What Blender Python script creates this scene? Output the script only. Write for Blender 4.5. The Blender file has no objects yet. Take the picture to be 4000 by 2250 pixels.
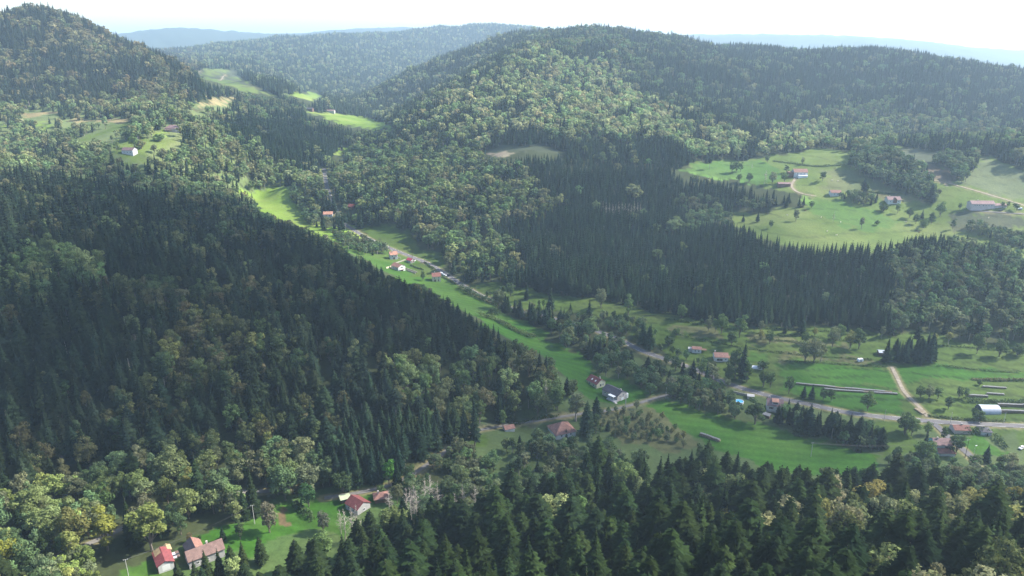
import bpy, math, random
import numpy as np
from mathutils import Vector, Matrix

rng = np.random.default_rng(7)
random.seed(7)
SC = bpy.context.scene
COL = SC.collection
R = math.radians

# ------------------------------------------------------------------ camera
CAM_Z = 230.0
PITCH = R(19.0)
F = 1288.0 / math.tan(R(35.0))          # focal length in units of a 2576 px wide frame
cam_d = bpy.data.cameras.new("camera")
cam_d.angle = R(70.0)
cam_d.clip_start = 1.0
cam_d.clip_end = 60000.0
cam = bpy.data.objects.new("camera", cam_d)
COL.objects.link(cam)
cam.location = (0, 0, CAM_Z)
cam.rotation_euler = (R(90.0) - PITCH, 0, 0)
SC.camera = cam

# ------------------------------------------------------------------ light
SUN_EL, SUN_AZ = R(41.0), R(74.0)       # azimuth from +Y (view direction) towards +X
sd = Vector((math.cos(SUN_EL) * math.sin(SUN_AZ), math.cos(SUN_EL) * math.cos(SUN_AZ), math.sin(SUN_EL)))
world = bpy.data.worlds.new("World")
SC.world = world
world.use_nodes = True
wn = world.node_tree
wn.nodes.clear()
sky = wn.nodes.new("ShaderNodeTexSky")
sky.sky_type = 'NISHITA'
sky.sun_disc = False
sky.sun_elevation = SUN_EL
sky.sun_rotation = SUN_AZ
sky.altitude = 600
sky.air_density = 1.0
sky.dust_density = 1.8
sky.ozone_density = 1.0
bg = wn.nodes.new("ShaderNodeBackground")
bg.inputs[1].default_value = 0.135
wo = wn.nodes.new("ShaderNodeOutputWorld")
wn.links.new(sky.outputs[0], bg.inputs[0])
wn.links.new(bg.outputs[0], wo.inputs[0])
sun_d = bpy.data.lights.new("sun", 'SUN')
sun_d.energy = 5.0
sun_d.angle = R(0.53)
sun_d.color = (1.0, 0.945, 0.85)
sun = bpy.data.objects.new("sun", sun_d)
COL.objects.link(sun)
sun.location = (500, 300, 900)
sun.rotation_euler = sd.to_track_quat('Z', 'Y').to_euler()
SC.view_settings.view_transform = 'Standard'
SC.view_settings.look = 'None'
SC.view_settings.exposure = 1.3
SC.view_settings.gamma = 1.0
SC.view_settings.use_curve_mapping = False
SC.cycles.max_bounces = 6
SC.cycles.diffuse_bounces = 2
SC.cycles.glossy_bounces = 2
SC.cycles.transmission_bounces = 4
SC.cycles.transparent_max_bounces = 40
SC.cycles.volume_bounces = 1
SC.render.use_persistent_data = False

# ------------------------------------------------------------------ photo geometry helpers
CROP = {1: (0, 0), 2: (1300, 0), 3: (2600, 0), 4: (0, 700), 5: (1200, 700), 6: (2600, 700),
        7: (0, 1450), 8: (1300, 1450), 9: (2600, 1450)}
def P(c, x, y):                          # survey sheet c -> frame coordinates (2576 wide)
    ox, oy = CROP[c]
    return ((x / 1.8114 + ox) / 1.5528, (y / 1.8114 + oy) / 1.5528)
def PL(c, pts): return [P(c, x, y) for x, y in pts]
CP, SP = math.cos(PITCH), math.sin(PITCH)
def ray(u, v):
    a = (u - 1288.0) / F
    b = -(v - 724.5) / F
    return np.array([a, CP + b * SP, -SP + b * CP])
def proj(x, y, z):
    dz = z - CAM_Z
    d = y * CP - dz * SP
    up = y * SP + dz * CP
    return 1288.0 + F * x / d, 724.5 - F * up / d, d

# ------------------------------------------------------------------ terrain: surveyed points (u, v, forward distance or None, height or None, canopy)
G, T = 0, 1
PTS = [
 # near hillside below the camera, right and centre
 (2200,1400,170,None,T),(2500,1420,165,None,T),(1900,1400,172,None,T),(1288,1440,200,None,T),(1600,1440,180,None,T),
 (900,1440,225,None,T),(1000,1380,245,None,T),(700,1440,243,None,T),(2200,1300,220,None,T),(1700,1300,235,None,T),(1300,1300,262,None,T),(2500,1290,215,None,T),
 (1700,1200,300,None,T),(1300,1190,320,None,T),(2100,1215,292,None,T),(2500,1210,285,None,T),
 (2100,1175,None,0,G),(1900,1150,None,0,G),(1700,1120,None,1,G),(1500,1150,None,3,G),(1300,1150,None,5,G),(2400,1180,None,0,G),(2576,1180,None,0,G),
 (1100,1200,None,8,G),(1000,1270,None,9,G),(950,1300,None,10,G),
 # side valley
 (1660,995,None,3,G),(1540,1015,None,4,G),(1200,1062,None,6,G),(900,1275,None,10,G),(750,1310,None,10,G),(560,1350,None,12,G),(420,1440,None,11,G),
 (350,1449,None,12,G),(490,1255,None,14,G),(340,1310,None,15,G),(760,1190,None,11,G),(840,1235,None,10,G),(1000,1170,None,11,G),(1420,1085,None,4,G),(200,1430,None,16,G),
 (1350,1060,None,5,G),(1275,1090,None,5,G),
 # left slope
 (1200,790,480,None,T),(1300,850,450,None,T),(1400,905,430,None,T),(1480,985,None,4,G),(1050,705,535,None,T),(900,645,590,None,T),(800,600,615,None,T),(700,560,650,None,T),
 (500,500,690,None,T),(300,455,720,None,T),(0,390,760,None,T),(0,600,470,None,T),(300,800,400,None,T),(600,1000,365,None,T),(100,1100,325,None,T),(100,1300,262,None,T),
 (400,1150,312,None,T),(0,800,375,None,T),(700,800,425,None,T),(1000,900,405,None,T),(1150,980,400,None,T),(1300,1000,405,None,T),(950,1080,None,22,G),(300,600,510,None,T),(600,700,500,None,T),
 (0,1420,None,20,G),(1150,1050,None,8,G),(800,1000,365,None,T),
 # main valley floor
 (2576,1072,None,2,G),(2360,1130,None,0,G),(2200,1050,None,1,G),(1900,980,None,3,G),(2000,930,None,6,G),(2400,930,None,7,G),(2100,850,None,11,G),(2500,880,None,11,G),
 (1700,830,None,11,G),(1500,780,None,13,G),(1300,740,None,13,G),(1300,770,None,10,G),(1600,870,None,6,G),(1450,870,None,5,G),(1350,870,None,5,G),(1650,1000,None,2,G),(1900,1080,None,1,G),
 (1750,890,None,6,G),(1780,945,None,4,G),(1200,740,None,10,G),(1100,720,None,11,G),(1000,670,None,14,G),(900,590,None,20,G),(850,540,None,24,G),(720,530,None,23,G),(650,500,None,26,G),
 (1050,640,None,14,G),(960,590,None,20,G),(820,450,None,38,G),(870,385,None,50,G),(940,312,None,66,G),(870,298,None,74,G),(790,288,None,82,G),(770,238,None,95,G),(700,470,None,36,G),
 (620,205,None,128,G),(550,180,None,140,G),(530,255,None,110,G),(430,328,None,110,G),(325,385,None,95,G),(690,240,None,104,G),
 # left mountain
 (0,18,1450,None,T),(80,12,1500,None,T),(180,35,1500,None,T),(300,90,1500,None,T),(390,120,1480,None,T),(460,150,1450,None,T),(500,195,1400,None,T),
 (150,150,1330,None,T),(150,250,1130,None,T),(0,290,1040,None,T),(300,230,1200,None,T),(420,250,1180,None,T),(100,350,930,None,T),(200,430,800,None,T),(0,380,820,None,T),(420,430,850,None,T),
 (520,455,840,None,T),(600,395,970,None,T),(700,350,1080,None,T),(560,300,1180,None,T),(800,335,1180,None,T),(700,440,950,None,T),(600,490,840,None,T),(750,430,960,None,T),
 # hill behind the left gap
 (470,135,3000,None,T),(600,102,3600,None,T),(750,88,3900,None,T),(900,84,4100,None,T),(1000,78,4400,None,T),(1150,64,4800,None,T),(1300,68,4900,None,T),(1380,80,4900,None,T),
 (600,150,2700,None,T),(700,200,2250,None,T),(900,180,3000,None,T),(900,240,2300,None,T),(1000,130,3700,None,T),(850,255,1950,None,T),(1100,110,4000,None,T),(960,215,2700,None,T),
 # middle spur
 (940,290,1650,None,T),(1000,192,2050,None,T),(1100,142,2200,None,T),(1200,112,2300,None,T),(1300,92,2350,None,T),(1100,220,1750,None,T),(1000,270,1600,None,T),(960,320,1350,None,G),
 # big central hill
 (950,330,1200,None,T),(1050,262,1260,None,T),(1150,205,1350,None,T),(1250,145,1450,None,T),(1350,105,1560,None,T),(1450,84,1720,None,T),(1600,78,1900,None,T),(1700,92,1900,None,T),
 (1800,112,1880,None,T),(1880,120,1880,None,T),(2000,124,1850,None,T),(2200,114,1850,None,T),(2400,137,1800,None,T),(2576,176,1700,None,T),
 (1300,200,1270,None,T),(1500,180,1400,None,T),(1300,300,1060,None,T),(1500,300,1080,None,T),(1700,280,1150,None,T),(1900,250,1400,None,T),(2200,220,1500,None,T),(2500,280,1300,None,T),
 (2300,330,1130,None,T),(2100,340,1130,None,T),(1880,370,1000,None,T),(1350,378,980,None,G),(1600,390,960,None,T),(1200,380,970,None,T),(1000,450,880,None,T),(1200,450,870,None,T),(1600,450,890,None,T),
 (1000,550,790,None,T),(1200,550,775,None,T),(1300,640,665,None,T),(1150,660,None,14,G),(1250,715,None,14,G),(1500,745,None,16,G),(1900,800,None,17,G),(1600,550,770,None,T),(1700,650,660,None,T),(1900,700,590,None,T),(2000,620,665,None,T),
 (2100,750,545,None,T),(2400,605,640,None,T),(2300,700,580,None,T),(2500,750,535,None,T),(2576,650,605,None,T),(1850,500,850,None,T),(1750,450,890,None,T),(2300,815,None,15,G),
 (1900,400,None,72,G),(1800,422,None,66,G),(2020,442,None,62,G),(2050,500,None,46,G),(2100,592,None,30,G),(1950,560,None,34,G),(2200,450,None,64,G),(2300,520,None,44,G),(2470,522,None,50,G),
 (2500,450,None,68,G),(2576,612,None,30,G),(2200,390,None,82,G),(2576,430,None,76,G),(2400,400,None,84,G),(2350,380,None,88,G),(2350,585,None,30,G),
 (2520,355,None,96,G),(2576,330,1120,None,T),
 # distant ridges
 (330,84,6500,None,G),(430,70,6500,None,G),(600,92,6500,None,G),(740,86,7500,None,G),(850,76,7500,None,G),(960,72,7500,None,G),(1150,80,7500,None,G),(1450,110,7000,None,G),
 (1800,100,6500,None,G),(2100,95,6500,None,G),(2300,105,6300,None,G),(2450,130,6000,None,G),(2576,158,5800,None,G),
]
TREE_H = 19.0
ctrl = []
for u, v, D, z, k in PTS:
    d = ray(u, v)
    if z is not None:
        t = (z - CAM_Z) / d[2]
        ctrl.append((d[0] * t, d[1] * t, z))
    else:
        t = D / d[1]
        zz = CAM_Z + d[2] * t
        ctrl.append((d[0] * t, D, zz - (TREE_H if k == T else 0)))
def polar(deg, r, z): ctrl.append((r * math.sin(R(deg)), r * math.cos(R(deg)), z))
for a in (-70, -50, -35, -20, 0, 20, 35, 50, 70):      # hill the drone hovers over
    polar(a, 60, 128 if a >= -20 else 95)
    polar(a, 110, 98 if a >= -20 else 70)
for r, zl, zr in ((300, 70, 0), (500, 130, 20), (800, 170, 60), (1200, 210, 90), (2000, 220, 140), (4000, 200, 120), (8000, 220, 120)):
    polar(-62, r, zl); polar(62, r, zr)
for a in (-30, -20, -10, 0, 10, 20, 30):
    polar(a, 5750, 70); polar(a, 12000, 40)
polar(22, 2600, 120); polar(30, 2600, 90); polar(12, 2700, 130); polar(27, 3600, 60)
polar(-26, 2100, 120); polar(-33, 2000, 170); polar(-22, 2000, 110)
ctrl = np.array(ctrl)
def warp(x, y):
    r = np.sqrt(x * x + y * y)
    return np.stack([np.arctan2(x, y) * 1.25, np.log(r)], -1)
def tps_phi(d2):
    return np.where(d2 > 1e-12, 0.5 * d2 * np.log(np.maximum(d2, 1e-12)), 0.0)
cw = warp(ctrl[:, 0], ctrl[:, 1])
n = len(cw)
d2 = ((cw[:, None] - cw[None]) ** 2).sum(-1)
A = np.zeros((n + 3, n + 3))
A[:n, :n] = tps_phi(d2) + np.eye(n) * 2e-4
A[:n, n] = 1; A[:n, n + 1:] = cw; A[n, :n] = 1; A[n + 1:, :n] = cw.T
W = np.linalg.solve(A, np.concatenate([ctrl[:, 2], np.zeros(3)]))
NT, NR = 760, 820
TH = np.linspace(R(-75), R(75), NT)
seg = np.concatenate([np.linspace(math.log(8), math.log(120), 60, endpoint=False),
                      np.linspace(math.log(120), math.log(2200), 620, endpoint=False),
                      np.linspace(math.log(2200), math.log(14000), 140)])
LR = seg
def hash2(ix, iy):
    h = np.sin(ix * 127.1 + iy * 311.7) * 43758.5453
    return h - np.floor(h)
def vnoise(x, y):
    ix, iy = np.floor(x), np.floor(y)
    fx, fy = x - ix, y - iy
    fx = fx * fx * (3 - 2 * fx); fy = fy * fy * (3 - 2 * fy)
    a = hash2(ix, iy); b = hash2(ix + 1, iy); c = hash2(ix, iy + 1); d = hash2(ix + 1, iy + 1)
    return (a * (1 - fx) + b * fx) * (1 - fy) + (c * (1 - fx) + d * fx) * fy
def fbm(x, y, o=4):
    s = 0; a = 0.5
    for i in range(o):
        s = s + a * vnoise(x * 2 ** i + 17 * i, y * 2 ** i - 9 * i); a *= 0.5
    return s
tt, ll = np.meshgrid(TH, LR)
rr = np.exp(ll)
GX, GY = rr * np.sin(tt), rr * np.cos(tt)
GZ = np.zeros(GX.shape)
gw = np.stack([tt * 1.25, ll], -1).reshape(-1, 2)
out = np.empty(len(gw))
for i in range(0, len(gw), 20000):
    q = gw[i:i + 20000]
    dd = ((q[:, None] - cw[None]) ** 2).sum(-1)
    out[i:i + 20000] = tps_phi(dd) @ W[:n] + W[n] + q @ W[n + 1:]
GZ = out.reshape(GX.shape)
GZ = np.clip(GZ, -5, 420)
amp = np.clip((GZ - 22) / 60, 0, 1) * np.clip(rr / 1500, 0.15, 1.6)
GZ += (fbm(GX / 110, GY / 110) - 0.47) * 26 * amp
GZ += (fbm(GX / 14 + 5, GY / 14) - 0.47) * 0.7
def H(x, y):
    x = np.asarray(x, float); y = np.asarray(y, float)
    th = np.arctan2(x, y); l = 0.5 * np.log(x * x + y * y)
    ft = np.clip((th - TH[0]) / (TH[1] - TH[0]), 0, NT - 1.001)
    it = ft.astype(int); ft = ft - it
    ir = np.clip(np.searchsorted(LR, l) - 1, 0, NR - 2)
    fr = np.clip((l - LR[ir]) / (LR[ir + 1] - LR[ir]), 0, 1)
    return (GZ[ir, it] * (1 - ft) + GZ[ir, it + 1] * ft) * (1 - fr) + (GZ[ir + 1, it] * (1 - ft) + GZ[ir + 1, it + 1] * ft) * fr
TS = np.exp(np.linspace(math.log(90), math.log(12000), 2600))
def hit(u, v):
    d = ray(u, v)
    x, y, z = d[0] * TS, d[1] * TS, CAM_Z + d[2] * TS
    h = H(x, y)
    k = np.nonzero(z <= h)[0]
    if len(k) == 0:
        k = [int(np.argmin(z - h))]
    k = max(int(k[0]), 1)
    g0, g1 = (z - h)[k - 1], (z - h)[k]
    f = g0 / (g0 - g1) if g0 > g1 else 0.5
    f = min(max(f, 0), 1)
    t = TS[k - 1] * (1 - f) + TS[k] * f
    return d[0] * t, d[1] * t

def poly_world(pts, step=12):
    out = []
    m = len(pts)
    for i in range(m):
        a, b = pts[i], pts[(i + 1) % m]
        k = max(1, int(math.hypot(b[0] - a[0], b[1] - a[1]) / step))
        for j in range(k):
            out.append(hit(a[0] + (b[0] - a[0]) * j / k, a[1] + (b[1] - a[1]) * j / k))
    return np.array(out)
def inside(poly, x, y):
    x = np.asarray(x); y = np.asarray(y)
    res = np.zeros(x.shape, bool)
    lo, hi = poly.min(0), poly.max(0)
    m = (x >= lo[0]) & (x <= hi[0]) & (y >= lo[1]) & (y <= hi[1])
    xs, ys = x[m], y[m]
    c = np.zeros(xs.shape, bool)
    px, py = poly[:, 0], poly[:, 1]
    j = len(poly) - 1
    for i in range(len(poly)):
        cond = (py[i] > ys) != (py[j] > ys)
        with np.errstate(divide='ignore', invalid='ignore'):
            xi = (px[j] - px[i]) * (ys - py[i]) / (py[j] - py[i] + 1e-12) + px[i]
        c ^= cond & (xs < xi)
        j = i
    res[m] = c
    return res
def dist_line(line, x, y):
    best = np.full(np.shape(x), 1e9)
    for (ax, ay), (bx, by) in zip(line[:-1], line[1:]):
        dx, dy = bx - ax, by - ay
        L = dx * dx + dy * dy + 1e-9
        t = np.clip(((x - ax) * dx + (y - ay) * dy) / L, 0, 1)
        best = np.minimum(best, np.hypot(x - ax - t * dx, y - ay - t * dy))
    return best

# ------------------------------------------------------------------ land cover
LUSH, MEAD, UPM, DRY, TAN, SUNM, GREY = (0.048, 0.145, 0.014), (0.078, 0.135, 0.024), (0.135, 0.200, 0.042), (0.120, 0.130, 0.055), (0.34, 0.28, 0.14), (0.190, 0.300, 0.040), (0.085, 0.105, 0.060)  # SUNM is meadow green with the sunlight painted in
MEADOWS = [
 ([(605,480),(650,488),(705,497),(760,522),(790,550),(815,575),(860,600),(900,620),(960,640),(975,612),(1040,640),(1100,665),(1180,720),(1230,762),(1290,795),(1330,812),(1290,832),(1200,800),(1100,752),(1000,702),(930,662),(800,597),(640,530)], (0.062,0.155,0.018)),
 (PL(5,[(370,340),(500,325),(620,345),(740,420),(860,500),(960,560),(975,610),(880,600),(740,530),(600,480),(480,420)]), MEAD),
 ([(1200,790),(1260,815),(1340,850),(1440,880),(1500,920),(1490,945),(1580,962),(1650,985),(1560,1015),(1480,1005),(1440,960),(1350,890),(1280,850),(1210,820)], LUSH),
 ([(1262,796),(1377,838),(1356,858),(1278,812)], LUSH),
 ([(1190,718),(1240,712),(1290,722),(1400,745),(1600,775),(1674,790),(1900,826),(2240,836),(2400,850),(2700,885),(2700,1090),(2330,1075),(2100,1042),(1850,975),(1700,905),(1650,862),(1500,808),(1380,778),(1280,768),(1200,742)], MEAD),
 ([(1620,1010),(1680,1000),(1760,1025),(1850,1060),(1930,1078),(2215,1140),(2225,1165),(2220,1200),(2050,1200),(1900,1178),(1800,1132),(1700,1070)], LUSH),
 ([(2220,1060),(2290,1070),(2315,1130),(2210,1150)], MEAD),
 (PL(9,[(2090,460),(2300,465),(2420,570),(2330,600),(2150,560),(2100,500)]), LUSH),
 (PL(9,[(2420,430),(2600,430),(2600,620),(2500,560),(2440,500)]), MEAD),
 (PL(9,[(800,60),(1620,120),(1690,190),(1760,300),(1560,310),(1220,260),(1060,200),(780,130)]), LUSH),
 ([(1685,424),(1780,404),(1870,399),(1900,396),(1960,388),(2070,373),(2145,382),(2240,365),(2400,390),(2480,392),(2576,430),(2720,470),(2720,690),(2576,655),(2440,618),(2350,613),(2200,636),(2050,642),(1950,615),(1830,565),(1840,538),(1950,530),(2040,515),(2035,492),(1960,478),(1880,458),(1760,438)], UPM),
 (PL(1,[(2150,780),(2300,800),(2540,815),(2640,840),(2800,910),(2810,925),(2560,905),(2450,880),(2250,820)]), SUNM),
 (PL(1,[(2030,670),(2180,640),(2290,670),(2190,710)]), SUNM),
 (PL(1,[(1400,510),(1490,482),(1640,495),(1720,560),(1880,640),(1990,690),(1850,665),(1730,640),(1600,600),(1450,560)]), UPM),
 (PL(1,[(1390,722),(1540,675),(1655,690),(1600,738),(1460,745),(1400,765)]), TAN),
 (PL(1,[(1350,765),(1450,765),(1460,800),(1370,810)]), DRY),
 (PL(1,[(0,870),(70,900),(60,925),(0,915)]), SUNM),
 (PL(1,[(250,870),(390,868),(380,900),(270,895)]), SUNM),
 (PL(1,[(160,805),(400,785),(410,800),(180,830)]), TAN),
 (PL(1,[(460,840),(930,848),(930,868),(460,860)]), TAN),
 (PL(1,[(540,985),(790,905),(850,868),(905,880),(690,965),(560,1000)]), UPM),
 (PL(1,[(770,1030),(920,1000),(1090,985),(1240,968),(1275,1000),(1130,1045),(1000,1120),(1050,1140),(900,1145),(850,1090)]), UPM),
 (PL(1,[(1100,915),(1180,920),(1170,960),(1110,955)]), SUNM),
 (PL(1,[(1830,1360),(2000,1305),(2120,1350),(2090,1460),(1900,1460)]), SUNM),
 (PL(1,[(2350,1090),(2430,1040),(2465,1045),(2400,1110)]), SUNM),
 (PL(2,[(1090,1062),(1150,1030),(1260,1015),(1640,1055),(1640,1068),(1290,1088),(1230,1108),(1100,1090)]), GREY),
 (PL(7,[(700,1500),(850,1425),(1020,1365),(1140,1420),(1180,1480),(1100,1600)]), LUSH),
 (PL(7,[(1380,1190),(1700,1065),(1840,985),(2000,960),(2140,925),(2330,905),(2540,880),(2600,930),(2500,1000),(2380,1150),(2230,1110),(2050,1150),(1800,1210),(1640,1290),(1500,1300),(1290,1260)]), LUSH),
 (PL(8,[(-20,900),(100,890),(430,850),(420,900),(230,960),(100,1000),(60,1120),(-20,1140)]), LUSH),
 (PL(8,[(980,390),(1250,360),(1660,285),(1760,290),(1700,345),(1250,395),(1000,425)]), GREY),
 (PL(8,[(1900,265),(2300,262),(2540,470),(2560,540),(2450,560),(2100,520),(1880,350)]), DRY),
 (PL(8,[(1000,470),(1090,470),(1090,540),(1010,550)]), MEAD),
 (PL(8,[(590,640),(700,640),(660,700),(590,700)]), DRY),
]
PATCH = [
 ([(600,478),(650,488),(705,497),(760,522),(790,550),(830,585),(860,610),(800,597),(640,530)], SUNM),  # patches of other tone inside the meadows; the sunny ones paint in sunlight
 (PL(2,[(1090,1062),(1290,1085),(1250,1105),(1100,1090)]), (0.34,0.28,0.20)),
 (PL(6,[(790,1285),(1590,1335),(1640,1449),(900,1449),(790,1390)]), LUSH), (PL(6,[(1620,1320),(2540,1360),(2540,1420),(1700,1430)]), LUSH),
 (PL(6,[(570,1205),(740,1225),(740,1310),(590,1300)]), LUSH),
 (PL(6,[(0,1030),(300,1060),(400,1120),(0,1080)]), DRY), (PL(6,[(760,1220),(1400,1260),(1600,1295),(800,1265)]), DRY), (PL(6,[(640,1110),(1300,1150),(1300,1180),(600,1150)]), DRY),
 (PL(3,[(1650,1180),(2080,1190),(2060,1290),(1860,1280)]), (0.16,0.13,0.09)), (PL(3,[(1640,1050),(2000,1060),(2000,1180),(1660,1160)]), GREY),
 (PL(3,[(1860,1262),(2000,1290),(1990,1310),(1880,1290)]), (0.38,0.30,0.22)),
 (PL(3,[(2090,1290),(2230,1110),(2560,1230),(2560,1430),(2300,1370)]), (0.15,0.185,0.085)),
 (PL(3,[(1130,1200),(1500,1180),(1800,1380),(1450,1370),(1100,1330)]), (0.14,0.175,0.07)), (PL(3,[(1440,1360),(1820,1380),(1800,1430),(1520,1420)]), (0.19,0.19,0.08)),
 (PL(6,[(2010,380),(1990,240),(2536,260),(2536,360),(2300,330)]), GREY),
 (PL(3,[(40,1190),(300,1150),(610,1125),(820,1200),(780,1280),(560,1300),(300,1260)]), (0.09,0.19,0.035)),
 (PL(6,[(930,120),(1150,125),(1400,200),(1700,300),(1400,380),(1050,230)]), (0.10,0.195,0.035)),
 (PL(7,[(1960,985),(2030,980),(2040,1060),(1980,1070)]), (0.16,0.11,0.06)),
 (PL(1,[(1430,540),(1640,500),(1700,560),(1900,650),(1750,610),(1600,570)]), GREY),
 (PL(5,[(140,340),(330,330),(440,440),(340,460)]), SUNM), (PL(5,[(700,600),(940,600),(900,680),(720,700)]), MEAD),
]
MW = [(poly_world(p), c) for p, c in MEADOWS]
PW = [(poly_world(p), c) for p, c in PATCH]
FORESTS = [  # woods standing inside the meadow outlines: outline, height, conifer share
 (PL(6,[(1555,1295),(1730,1310),(1905,1310),(1905,1215),(1600,1200)]), 22, 1.0),
 (PL(3,[(1310,1090),(1420,1080),(1640,1110),(1780,1190),(1890,1290),(1930,1400),(1850,1460),(1740,1400),(1550,1325),(1390,1250),(1300,1190)]), 16, 0.25),
 (PL(3,[(1980,1120),(2200,1110),(2230,1150),(2120,1290),(2060,1300),(2000,1230),(1870,1160)]), 15, 0.35),
 (PL(6,[(1220,120),(1330,120),(1500,150),(1520,185),(1400,195),(1250,150)]), 11, 0.25),
 (PL(6,[(2080,360),(2200,330),(2560,440),(2560,520),(2350,450)]), 11, 0.1),
 (PL(6,[(2370,195),(2536,215),(2536,235),(2380,215)]), 8, 0.1),
 (PL(4,[(2040,80),(2130,110),(2230,250),(2265,345),(2190,335),(2120,230),(2060,150)]), 11, 0.05),
 (PL(5,[(170,395),(280,400),(450,450),(575,478),(585,522),(430,545),(250,485)]), 9, 0.05),
 (PL(5,[(1480,905),(1640,905),(1850,965),(2000,1005),(2100,960),(2300,1000),(2460,1080),(2480,1180),(2250,1140),(1900,1050),(1600,990)]), 8.5, 0.12),
 (PL(6,[(-60,1190),(100,1245),(330,1335),(420,1395),(500,1350),(560,1420),(600,1490),(400,1490),(200,1400),(0,1320)]), 8, 0.08),
 (PL(9,[(800,340),(1000,380),(1250,430),(1540,520),(1550,565),(1200,485),(900,425),(730,405)]), 17, 0.5),
 (PL(9,[(0,150),(250,165),(430,200),(505,300),(500,352),(300,305),(100,235),(0,210)]), 13, 0.05),
 (PL(8,[(1800,330),(1960,280),(2200,330),(2350,420),(2450,530),(2150,510),(1900,470)]), 5.5, 0.04),
 (PL(9,[(1650,400),(1790,410),(1800,470),(1660,460)]), 12, 0.1), (PL(9,[(1560,600),(1900,600),(1950,700),(1560,680)]), 8, 0.05),
]
FW = [(poly_world(p), h, c) for p, h, c in FORESTS]

ROADS = {
 'main': (PL(9,[(2700,394),(2536,389),(2000,364),(1800,347),(1540,327),(1230,287),(1050,240),(900,212),(740,177),(600,140),(440,90),(330,42)]) +
          [(1730,922)] + PL(5,[(2536,1272),(2360,1217),(2250,1150),(2100,1090),(1900,1030),(1700,975),(1490,932),(1290,852),(1210,815),(1130,770),(1000,683),(900,620),(830,582),(740,550),(590,490),(430,420),(340,365),(260,320),(225,270),(205,215),(170,150),(140,60),(125,-20),(120,-80)]), 5.0),
 'side': (PL(8,[(2420,160),(2330,172),(2250,205),(2050,258),(1930,285),(1760,300),(1600,322),(1450,350),(1250,385),(1000,415),(860,520),(700,640),(480,790),(330,830),(200,860)]) + PL(7,[(2280,900)]) , 2.8),
}
ROADS['forest'] = (PL(7,[(2240,620),(2190,690),(2150,770),(2050,840),(1800,860),(1600,850),(1450,885),(1380,915),(1200,985),(950,1072),(860,1115),(700,1200),(450,1290),(380,1330),(200,1400)]), 3.2)
ROADS['fieldtrack'] = (PL(9,[(1600,-30),(1625,20),(1660,90),(1690,165),(1780,230),(1830,290),(1875,345)]), 2.6)
ROADS['junction'] = (PL(9,[(1870,350),(1935,385),(1965,425),(1990,470),(2060,520),(2110,555),(2190,630),(2230,670)]), 4.0)
ROADS['farmtrack'] = (PL(3,[(1870,1272),(1960,1283),(2050,1310),(2200,1350),(2400,1410),(2560,1460)]), 3.2)
ROADS['farmdrive'] = (PL(3,[(940,1240),(915,1262),(908,1285),(880,1312),(905,1340),(925,1365),(1020,1385),(1080,1390)]), 3.0)
ROADS['farmroad'] = (PL(6,[(2170,222),(2300,230),(2420,240),(2600,250)]), 4.5)
ROADS['hillroad'] = (PL(1,[(1400,530),(1405,505),(1470,492),(1505,488)]), 5.0)
ROADS['hillpath'] = (PL(1,[(1560,570),(1580,540),(1640,515)]), 3.5)
def world_line(pts, step=8):
    out = []
    for a, b in zip(pts[:-1], pts[1:]):
        k = max(1, int(math.hypot(b[0] - a[0], b[1] - a[1]) / step))
        for j in range(k):
            out.append(hit(a[0] + (b[0] - a[0]) * j / k, a[1] + (b[1] - a[1]) * j / k))
    out.append(hit(*pts[-1]))
    o = np.array(out)
    # drop jumps behind ridges, resample evenly, smooth
    keep = [0]
    for i in range(1, len(o)):
        if np.hypot(*(o[i] - o[keep[-1]])) < 160: keep.append(i)
    o = o[keep]
    s = np.concatenate([[0], np.cumsum(np.hypot(*(np.diff(o, axis=0).T)))])
    q = np.arange(0, s[-1], 4.0)
    x, y = np.interp(q, s, o[:, 0]), np.interp(q, s, o[:, 1])
    for _ in range(6):
        x[1:-1] = (x[:-2] + x[1:-1] * 2 + x[2:]) / 4; y[1:-1] = (y[:-2] + y[1:-1] * 2 + y[2:]) / 4
    return np.stack([x, y], 1)
RW = {k: (world_line(p), w) for k, (p, w) in ROADS.items()}
# cut the roadbed into the ground so that the carriageway lies level across
def carve(line, w):
    s = H(line[:, 0], line[:, 1])
    for _ in range(10): s[1:-1] = (s[:-2] + s[1:-1] + s[2:]) / 3
    lo, hi = line.min(0) - w * 3, line.max(0) + w * 3
    m = (GX > lo[0]) & (GX < hi[0]) & (GY > lo[1]) & (GY < hi[1])
    xs, ys = GX[m], GY[m]
    best = np.full(xs.shape, 1e9); zb = np.zeros(xs.shape)
    for i in range(len(line)):
        d = np.hypot(xs - line[i, 0], ys - line[i, 1])
        k = d < best
        best[k] = d[k]; zb[k] = s[i]
    f = np.clip((w * 1.6 - best) / (w * 0.9), 0, 1)
    g = GZ[m]; GZ[m] = g * (1 - f) + (zb - 0.12) * f
    return s
RS = {k: carve(l, w) for k, (l, w) in RW.items()}

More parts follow.
